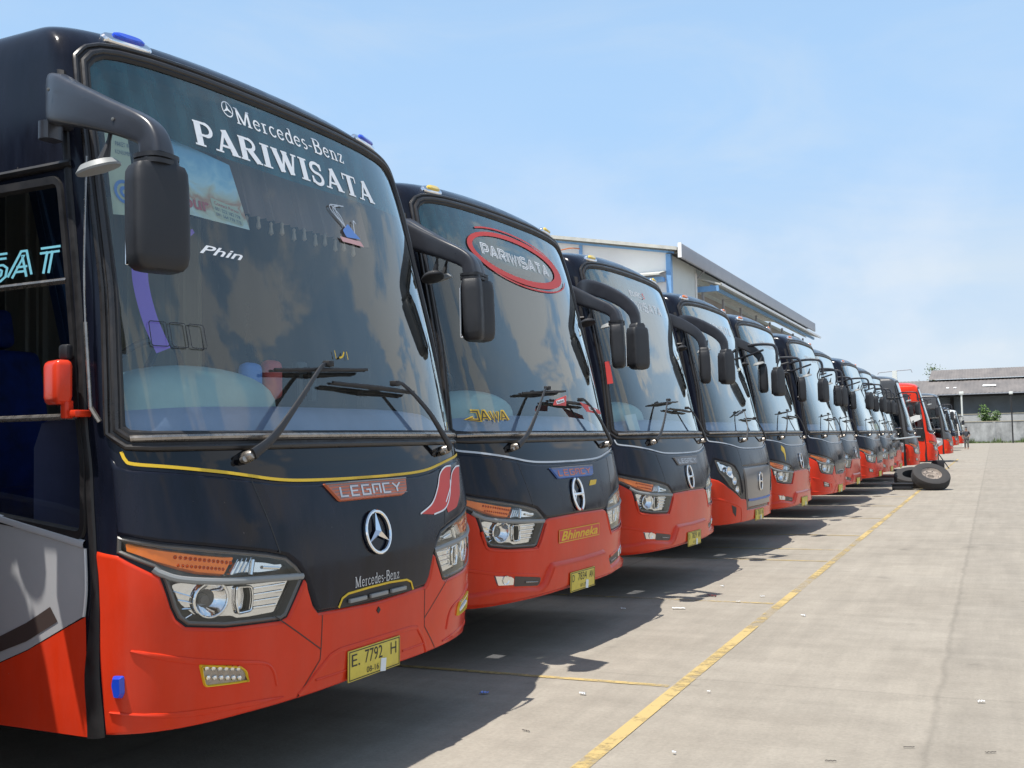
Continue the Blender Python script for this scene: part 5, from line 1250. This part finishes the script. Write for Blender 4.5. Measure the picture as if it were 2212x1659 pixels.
# 1 -------------------------------------------------------------- nearest coach
b = make_coach(dict(nose='A', stripe='yellow_vinyl', fogrim='yellow_vinyl', emblem='star', badge=('badge_orange', 'silver_vinyl'), rooflamp='lamp_blue', sidelamp='lamp_blue', near=2, near_dx=.07,
    plate=[('E.', -.19, -.125, -.005, .05), ('7792', -.085, .06, -.005, .055), ('H', .13, .18, -.005, .05)], date=('08-16', -.07, .03, -.052, -.025)))
put(b, -2.69, 4.385, -.041, 'nearest black and red coach with large white slab lettering and blue roof lamps')
lettering(b, 'windscreen_lettering', fit3(serif('PARIWISATA'), -.475, .56, 2.823, 2.955), 'white_vinyl', -.0045)
lettering(b, 'windscreen_lettering', fit3(serif('Mercedes-Benz'), -.243, .392, 3.012, 3.1), 'white_vinyl', -.0045)
def star2(): 
    ps = [stroke(arc(0, 0, .037, .037, 0, 360, 26), .006, 0)]
    for k in range(3):
        a = PI / 2 + k * 2 * PI / 3; ps.append(stroke([(0, 0), (.036 * math.cos(a), .036 * math.sin(a))], .014, .0003 + .0002 * k, .002))
    return join(*ps)
v_ = star2(); lettering(b, 'windscreen_emblem', ([(-.277 + p[0] / AS, 3.073 + p[1] * 1.02, p[2]) for p in v_[0]], v_[1]), 'white_vinyl', -.0045)
lettering(b, 'nose_lettering', fit3(serif('Mercedes-Benz'), -.137, .12, .826, .878), 'silver_vinyl', .018)
q = text2d('Phin', 1, shear=.45, bold=.012); lettering(b, 'glass_sticker', fit2(q, -.555, -.366, 2.312, 2.352), 'white_vinyl', -.0045)
# flame-like wing decal on the far cheek
dec = [(.64, 1.345), (.575, 1.34), (.515, 1.305), (.47, 1.235), (.4, 1.16), (.3, 1.115), (.4, 1.103), (.5, 1.125), (.565, 1.19), (.6, 1.27)]
d2 = [(a + .115, v - .004) for a, v in dec if a > .38]
obj('wing_decal', join(patch([rnd(dec, .02)], .018), patch([rnd(d2, .02)], .018)), 'red_vinyl', b)
obj('decal_outline', join(ribbon(dec[:6], .008, .0195), ribbon(dec[6:] , .008, .0193), ribbon(d2[:5], .008, .0195)), 'white_vinyl', b)
# blue and pink sticker on the far upper glass
obj('glass_sticker', join(patch([rnd([(.245, 2.6), (.29, 2.645), (.33, 2.6), (.36, 2.575), (.26, 2.565)], .01)], .004)), 'print_blue', b)
obj('glass_sticker', join(patch([[(.215, 2.56), (.225, 2.535), (.37, 2.535), (.355, 2.562)]], .004)), 'pink_print', b)
obj('glass_sticker', join(*[ribbon([(.27, 2.62), (.25 - .02 * k, 2.68 + .012 * k), (.2 + .03 * k, 2.73 + .004 * k)], .006, .004) for k in range(4)], ribbon([(.325, 2.6), (.335, 2.67), (.35, 2.66)], .008, .004)), 'silver_vinyl', b)
obj('glass_sticker', join(*[ribbon([(x, 1.895), (x, 1.935)], .005, .004, smooth=False) for x in (.005, .075)], ribbon([(.025, 1.9), (.045, 1.908), (.06, 1.932)], .009, .004)), 'yellow_vinyl', b)
obj('glass_sticker', join(*[ribbon(rnd([(x, 1.885), (x, 1.985), (x + .055, 1.985), (x + .055, 1.885)], .012), .004, .004, closed=True, smooth=False) for x in (-.79, -.725, -.66)]), 'plastic_black', b)
# boards and banner hung behind the glass
bn = obj('banner', patch([[(-.66, 2.845), (-.585, 2.84), (-.314, 2.792), (-.279, 2.487), (-.45, 2.49), (-.66, 2.5)]], -.03), 'poster', b)
lettering(bn, 'banner_lettering', fit2(text2d('our', 1, bold=.03), -.565, -.455, 2.525, 2.57), 'poster_text_red', -.027)
obj('banner_label', patch([rnd([(-.445, 2.6), (-.31, 2.575), (-.305, 2.495), (-.43, 2.51)], .02)], -.0275), 'board_cream', bn)
for i, (t_, m_) in enumerate((('Contact Person', 'poster_text_red'), ('081 222 182 778', 'poster_text_blue'), ('081 564 778 778', 'poster_text_blue'))):
    lettering(bn, 'banner_lettering', ([(p[0], p[1] - (p[0] + .43) * .16) for p in fit2(text2d(t_, 1), -.43, -.318, 2.57 - .026 * i, 2.586 - .026 * i)[0]], text2d(t_, 1)[1]), m_, -.0255)
bd = obj('notice_board', patch([[(-.815, 2.815), (-.735, 2.805), (-.745, 2.44), (-.832, 2.432)]], -.03), 'board_cream', b)
obj('notice_print', join(*[ribbon(arc(-.78, 2.535, r_ / AS, r_, 0, 360, 24)[:-1], .014, -.027, closed=True, smooth=False) for r_ in (.045, .018)]), 'print_blue', bd)
lettering(bd, 'notice_lettering', fit2(text2d('PAKET W', 1), -.785, -.735, 2.735, 2.755), 'poster_text_blue', -.027)
lettering(bd, 'notice_lettering', fit2(text2d('KONSUMEN', 1), -.79, -.735, 2.7, 2.718), 'poster_text_blue', -.027)
def pleats(a0, a1, v0, v1, off, n, amp):
    V = []; 
    for i in range(n + 1):
        a = a0 + (a1 - a0) * i / n
        for v in (v0, v1): V.append(SP(a, v, off + amp * math.sin(i * 1.9)))
    return V, [(2 * i, 2 * i + 2, 2 * i + 3, 2 * i + 1) for i in range(n)]
cu = obj('curtain', pleats(-.27, .6, 2.63, 2.93, -.14, 64, .014), 'curtain', b)
obj('tassel', join(*[at(lathe([(.001, .0), (.008, -.01), (.006, -.025), (.011, -.06), (.001, -.07)], 7), a, 2.65, -.13) if False else xf(lathe([(.001, .0), (.009, -.01), (.007, -.025), (.013, -.06), (.001, -.07)], 7), SP(a, 2.635 - .015 * (i % 2), -.13)) for i, a in enumerate([-.25 + .065 * k for k in range(12)])]), 'tassel', cu)
obj('curtain', pleats(-.86, -.5, 1.75, 2.95, -.75, 24, .03), 'curtain_blue', b)
obj('violet_band', join(ribbon([(-.735, 2.28), (-.745, 2.17), (-.735, 2.03), (-.705, 1.9)], .085, -.1), ribbon([(-.60, 2.39), (-.545, 2.42), (-.49, 2.46)], .06, -.1, taper=lambda t: 1 - .7 * t)), 'violet', b)  # two violet strips a little behind the glass
obj('dash_ornament', xf(join(xf(box(-.04, .04, -.055, .055, 0, .19, .035, 3), (-.45, -.18, 1.7))), (0, 0, 0)), 'red_vinyl', b)
obj('dash_ornament', xf(box(-.04, .04, -.06, .06, 0, .17, .035, 3), (-.46, -.32, 1.7)), 'print_blue', b)
obj('phone_holder', join(xf(box(-.02, .02, -.04, .04, 0, .06, .01), (-.42, .0, 1.83)), tube([(-.42, 0, 1.7), (-.42, 0, 1.85)], .015, 6, False), tube([(-.42, .1, 1.7), (-.42, .1, 1.84)], .022, 6, False)), 'plastic_black', b)
# side glass lettering, little red mirror, aerial
vf = letters('PARIWISAT', .1, .3, double=.105, shear=.28); q = fit3(vf, 0, 1, 0, 1)
obj('window_lettering', lay(([(-2.27 + 1.195 * p[0], 2.166 + .132 * p[1], p[2]) for p in q[0]], q[1]), .0), 'cyan_vinyl', b)
obj('driver_curtain', pleats(-2.2, -1.75, 1.7, 2.5, -.06, 20, .02), 'seat_blue', b)
sm = obj('side_mirror', xf(sweep([(0, 0, 0), (0, 0, .012), (0, 0, .03), (0, 0, .155), (0, 0, .17), (0, 0, .178)], [(.12, .05), (.15, .07), (.16, .078), (.16, .08), (.15, .07), (.13, .05)], 20, 5., up=(1, 0, 0)), (-.535, -1.35, 1.655), rot=(0, 0, R(70)), scale=(.9, .9, .95)), 'coach_red', b)
obj('mirror_bracket', join(box(-.5, -.47, -1.37, -1.33, 1.6, 1.67, .006), box(-.495, -.43, -1.36, -1.28, 1.605, 1.632, .006)), 'coach_red', sm)
obj('mirror_knob', box(-.56, -.51, -1.33, -1.295, 1.83, 1.89, .012), 'plastic_black', b)
obj('aerial', join(tube([SP(-.90, 2.64, .03), SP(-.945, 2.2, .035), SP(-.962, 1.97, .035)], .004, 6), tube([SP(-.962, 1.97, .035), SP(-.972, 1.64, .03)], .008, 6, False), tube([SP(-.972, 1.64, .03), SP(-.958, 1.585, .012)], .01, 6, False)), 'trim_metal', b)

# 2 -------------------------------------------------------------- red ellipse, yellow decal
b = make_coach(dict(nose='B', emblem='oval', badge=('badge_blue', 'badge_orange'), rooflamp='lamp_yellow', near=2, plate=[('D', -.19, -.15, .0, .05), ('7834', -.09, .06, .0, .055), ('AN', .11, .18, .0, .05)], date=('07-17', -.05, .04, -.05, -.025)))
put(b, -2.817, 7.42, -.065, 'second coach from the front with a red ellipse and yellow decal on its windscreen')
outline_text(b, 'PARIWISATA', -.36, .43, 2.82, 2.925, slant=-.035)
def ellp(cx, cy, rx, ry, t, n=40): return [(cx + (rx * math.cos(k * 2 * PI / n) * math.cos(t) - ry * math.sin(k * 2 * PI / n) * math.sin(t)), cy + rx * math.cos(k * 2 * PI / n) * math.sin(t) + ry * math.sin(k * 2 * PI / n) * math.cos(t)) for k in range(n)]
obj('ellipse_decal', join(patch([ellp(.06, 2.855, .56, .185, -.05), ellp(.03, 2.86, .48, .145, -.05)], .0015), ribbon(ellp(.1, 2.85, .57, .2, -.05)[22:40], .012, .002), ribbon(ellp(.02, 2.87, .57, .195, -.05)[2:16], .012, .002)), 'red_vinyl', b)
jw = letters('JAWA', .36, .2, shear=-.1); lettering(b, 'decal_lettering', fit3(jw, -.83, -.5, 1.6, 1.69), 'yellow_vinyl', .004)
jw = letters('JAWA', .12, .22, shear=-.1); lettering(b, 'decal_lettering', ([(p[0], p[1], p[2]) for p in fit3(jw, -.818, -.512, 1.61, 1.68)[0]], jw[1]), 'stripe_dark', .006)
for pts_, sl in (([(-.1, 1.715), (.05, 1.715), (.085, 1.795), (-.075, 1.752)], .035), ([(.31, 1.675), (.52, 1.66), (.515, 1.69), (.24, 1.75)], -.03)):
    st = obj('wiper_sticker', patch([pts_], .075, .003), 'red_vinyl', b)
    cx = sum(p[0] for p in pts_) / 4; cy = sum(p[1] for p in pts_) / 4
    obj('sticker_box', patch([[(cx - .05, cy - .012 - sl * .3), (cx + .05, cy - .012 + sl * .3), (cx + .05, cy + .014 + sl * .3), (cx - .05, cy + .014 - sl * .3)]], .0765), 'white_vinyl', st)
    qv = fit2(text2d('Rackett', 1, bold=.02), cx - .042, cx + .042, cy - .008, cy + .01); lettering(st, 'sticker_lettering', ([(p[0], p[1] + (p[0] - cx) * sl * 6) for p in qv[0]], qv[1]), 'black_vinyl', .078)
bb = obj('bumper_board', patch([[(-.25, .755), (.25, .755), (.25, .84), (-.25, .84)]], .018), 'red_vinyl', b)
obj('board_edge', ribbon([(-.25, .755), (.25, .755), (.25, .84), (-.25, .84)], .005, .0195, closed=True, smooth=False), 'yellow_vinyl', bb)
lettering(bb, 'board_lettering', fit2(text2d('Bhinneka', 1, shear=.3, bold=.02), -.225, .225, .765, .83), 'yellow_vinyl', .0195)
obj('dash_ornament', xf(box(-.05, .05, -.16, .1, 0, .07, .03, 3), (-.4, -.72, 1.68)), 'dash_green', b)
obj('nose_sticker', patch([rnd([(.2, 1.165), (.29, 1.165), (.26, 1.13), (.17, 1.125)], .01)], .018), 'yellow_vinyl', b)

# 3 --------------------------------------------------------------
b = make_coach(dict(nose='B', emblem='oval', badge=('badge_grey', 'silver_vinyl'), rooflamp='lamp_yellow', near=2, mirror='curve', plate=[('D', -.19, -.15, .0, .05), ('7829', -.09, .06, .0, .055), ('AN', .11, .18, .0, .05)], date=('07-17', -.05, .04, -.05, -.025)))
put(b, -2.84, 10.71, -.05, 'third coach with two rows of hollow white lettering high on its windscreen')
outline_text(b, 'PARIWISATA', -.45, .5, 2.80, 2.91, slant=-.01)
outline_text(b, 'EURO', -.16, .09, 2.945, 3.005); lettering(b, 'windscreen_lettering', fit3(letters('5', .2), .105, .145, 2.945, 3.005), 'red_vinyl', .004)
obj('dash_paper', patch([[(-.74, 1.56), (-.6, 1.56), (-.61, 1.72), (-.76, 1.70)]], -.03), 'board_white', b)
obj('hanging_tag', patch([[(-.895, 1.98), (-.85, 1.99), (-.84, 2.2), (-.88, 2.19)]], .03), 'red_vinyl', b)

# 4 -------------------------------------------------------------- the newer nose with a grey panel
b = make_coach(dict(nose='C', emblem='oval', rooflamp='lamp_orange', near=1, mirror='curve', red='coach_red', plate=[('B', -.19, -.15, .0, .05), ('7263', -.09, .06, .0, .055), ('XA', .11, .18, .0, .05)], date=('03-18', -.05, .04, -.05, -.025)))
put(b, -2.82, 14.1, -.045, 'fourth coach with tall slanted headlamps and a square grey nose panel')
outline_text(b, 'PARIWISATA', -.3, .52, 2.83, 2.97)
rest = [
 (dict(nose='B', emblem='oval', near=1, mirror='tube', rooflamp='lamp_orange'), -2.73, 16.95, -.045, 'coach just beyond the grey-nosed one with tube mirrors and a yellow flame on its nose', True),
 (dict(nose='A', near=1, mirror='tube', red='coach_red_plain', rooflamp='lamp_orange'), -2.63, 20.7, -.045, 'sixth coach with a bright orange-red nose and hollow lettering partly behind a mirror arm', True),
 (dict(nose='B', emblem='oval', near=1, mirror='tube', rooflamp=None), -2.74, 24.25, -.045, 'seventh coach with a dull red bumper, mostly hidden behind the bright orange-red one', False),
 (dict(nose='A', near=1, mirror='tube', red='coach_red_plain', rooflamp='lamp_orange'), -2.6, 28.05, -.045, 'eighth coach with a smooth bright red nose and small square fog lamp', False),
 (dict(nose='A', near=1, mirror='tube'), -2.63, 31.8, -.045, 'ninth coach with a yellow sign low behind its glass', False),
 (dict(nose='B', near=1, mirror='tube', red='coach_red_plain'), -2.68, 35.2, -.045, 'tenth coach with its pale front flap swung open', False),
 (dict(nose='A', near=1, mirror='tube', red='coach_red_plain', body='coach_dark_grey'), -2.3, 38.6, .05, 'dark coach behind the leaning wheel with a yellow strip under its red flank', False),
 (dict(nose='A', near=0, mirror='tube', red='coach_red_plain', body='coach_red_plain'), -2.0, 44.6, .07, 'all red coach with a diagonal white stripe on its flank', False),
 (dict(nose='A', near=1, mirror='tube', red='coach_red_plain', body='coach_dark_grey'), -1.85, 57.5, .03, 'dark coach with a pale wedge above its red skirt, beyond the all red coach', False),
 (dict(nose='A', near=0, mirror='tube', red='coach_red_plain'), -2.5, 90.5, -.045, 'black and red coach second from the far end of the row', False),
 (dict(nose='A', near=0, mirror='tube', red='coach_red_plain', body='coach_white'), -2.3, 103, -.045, 'white and red coach at the far end of the row by the person', False),
]
for i, (o_, x, y, th, lab, tx) in enumerate(rest):
    b = make_coach(o_); put(b, x, y, th, lab)
    if tx: outline_text(b, 'PARIWISATA', -.25, .5, 2.84, 2.95)
    if i == 0: obj('flame_decal', patch([rnd([(-.62, 1.33), (-.55, 1.28), (-.56, 1.18), (-.6, 1.08), (-.6, 1.2), (-.65, 1.26)], .02)], .018), 'yellow_vinyl', b)
    if i == 4: obj('windscreen_sign', patch([[(-.75, 1.58), (-.45, 1.58), (-.45, 1.74), (-.75, 1.74)]], -.03), 'yellow_vinyl', b)
    if i == 5: obj('front_flap', xf(box(0, .55, -.85, .85, -.02, .02, .012), (.02, 0, 1.28), rot=(0, R(-6), 0)), 'flap', b)
    if i == 6: obj('sill_strip', ribbon([(-2.5, .4), (-1.06, .4)], .07, .008, .01, smooth=False), 'yellow_vinyl', b)
    if i == 7:
        obj('side_stripe', patch([[(-2.6, 1.35), (-1.02, 1.98), (-1.02, 2.2), (-2.6, 1.6)]], .006), 'coach_white', b)
        obj('side_cab_window', patch([rnd([(-2.4, 2.05), (-1.45, 2.05), (-1.3, 2.95), (-2.4, 2.95)], .05)], .007), 'side_glass_dark', b)
        obj('roof_hatch', xf(box(-.6, .6, -.8, .8, 0, .14, .05), (-3.0, 0, 3.42)), 'coach_white', b)
    if i == 8: obj('side_wedge', patch([[(-1.35, .85), (-1.12, 1.0), (-1.9, 1.3), (-2.6, 1.35), (-2.6, .7)]], .0125), 'coach_white', b)

# the neighbour on the near side, out of frame: its mirror and roof shade the first coach's flank
b = make_coach(dict(nose='B', emblem='oval', near=1, rooflamp='lamp_yellow'))
put(b, -3.3, 1.17, -.045, 'coach on the camera side of the nearest one, just outside the left edge')
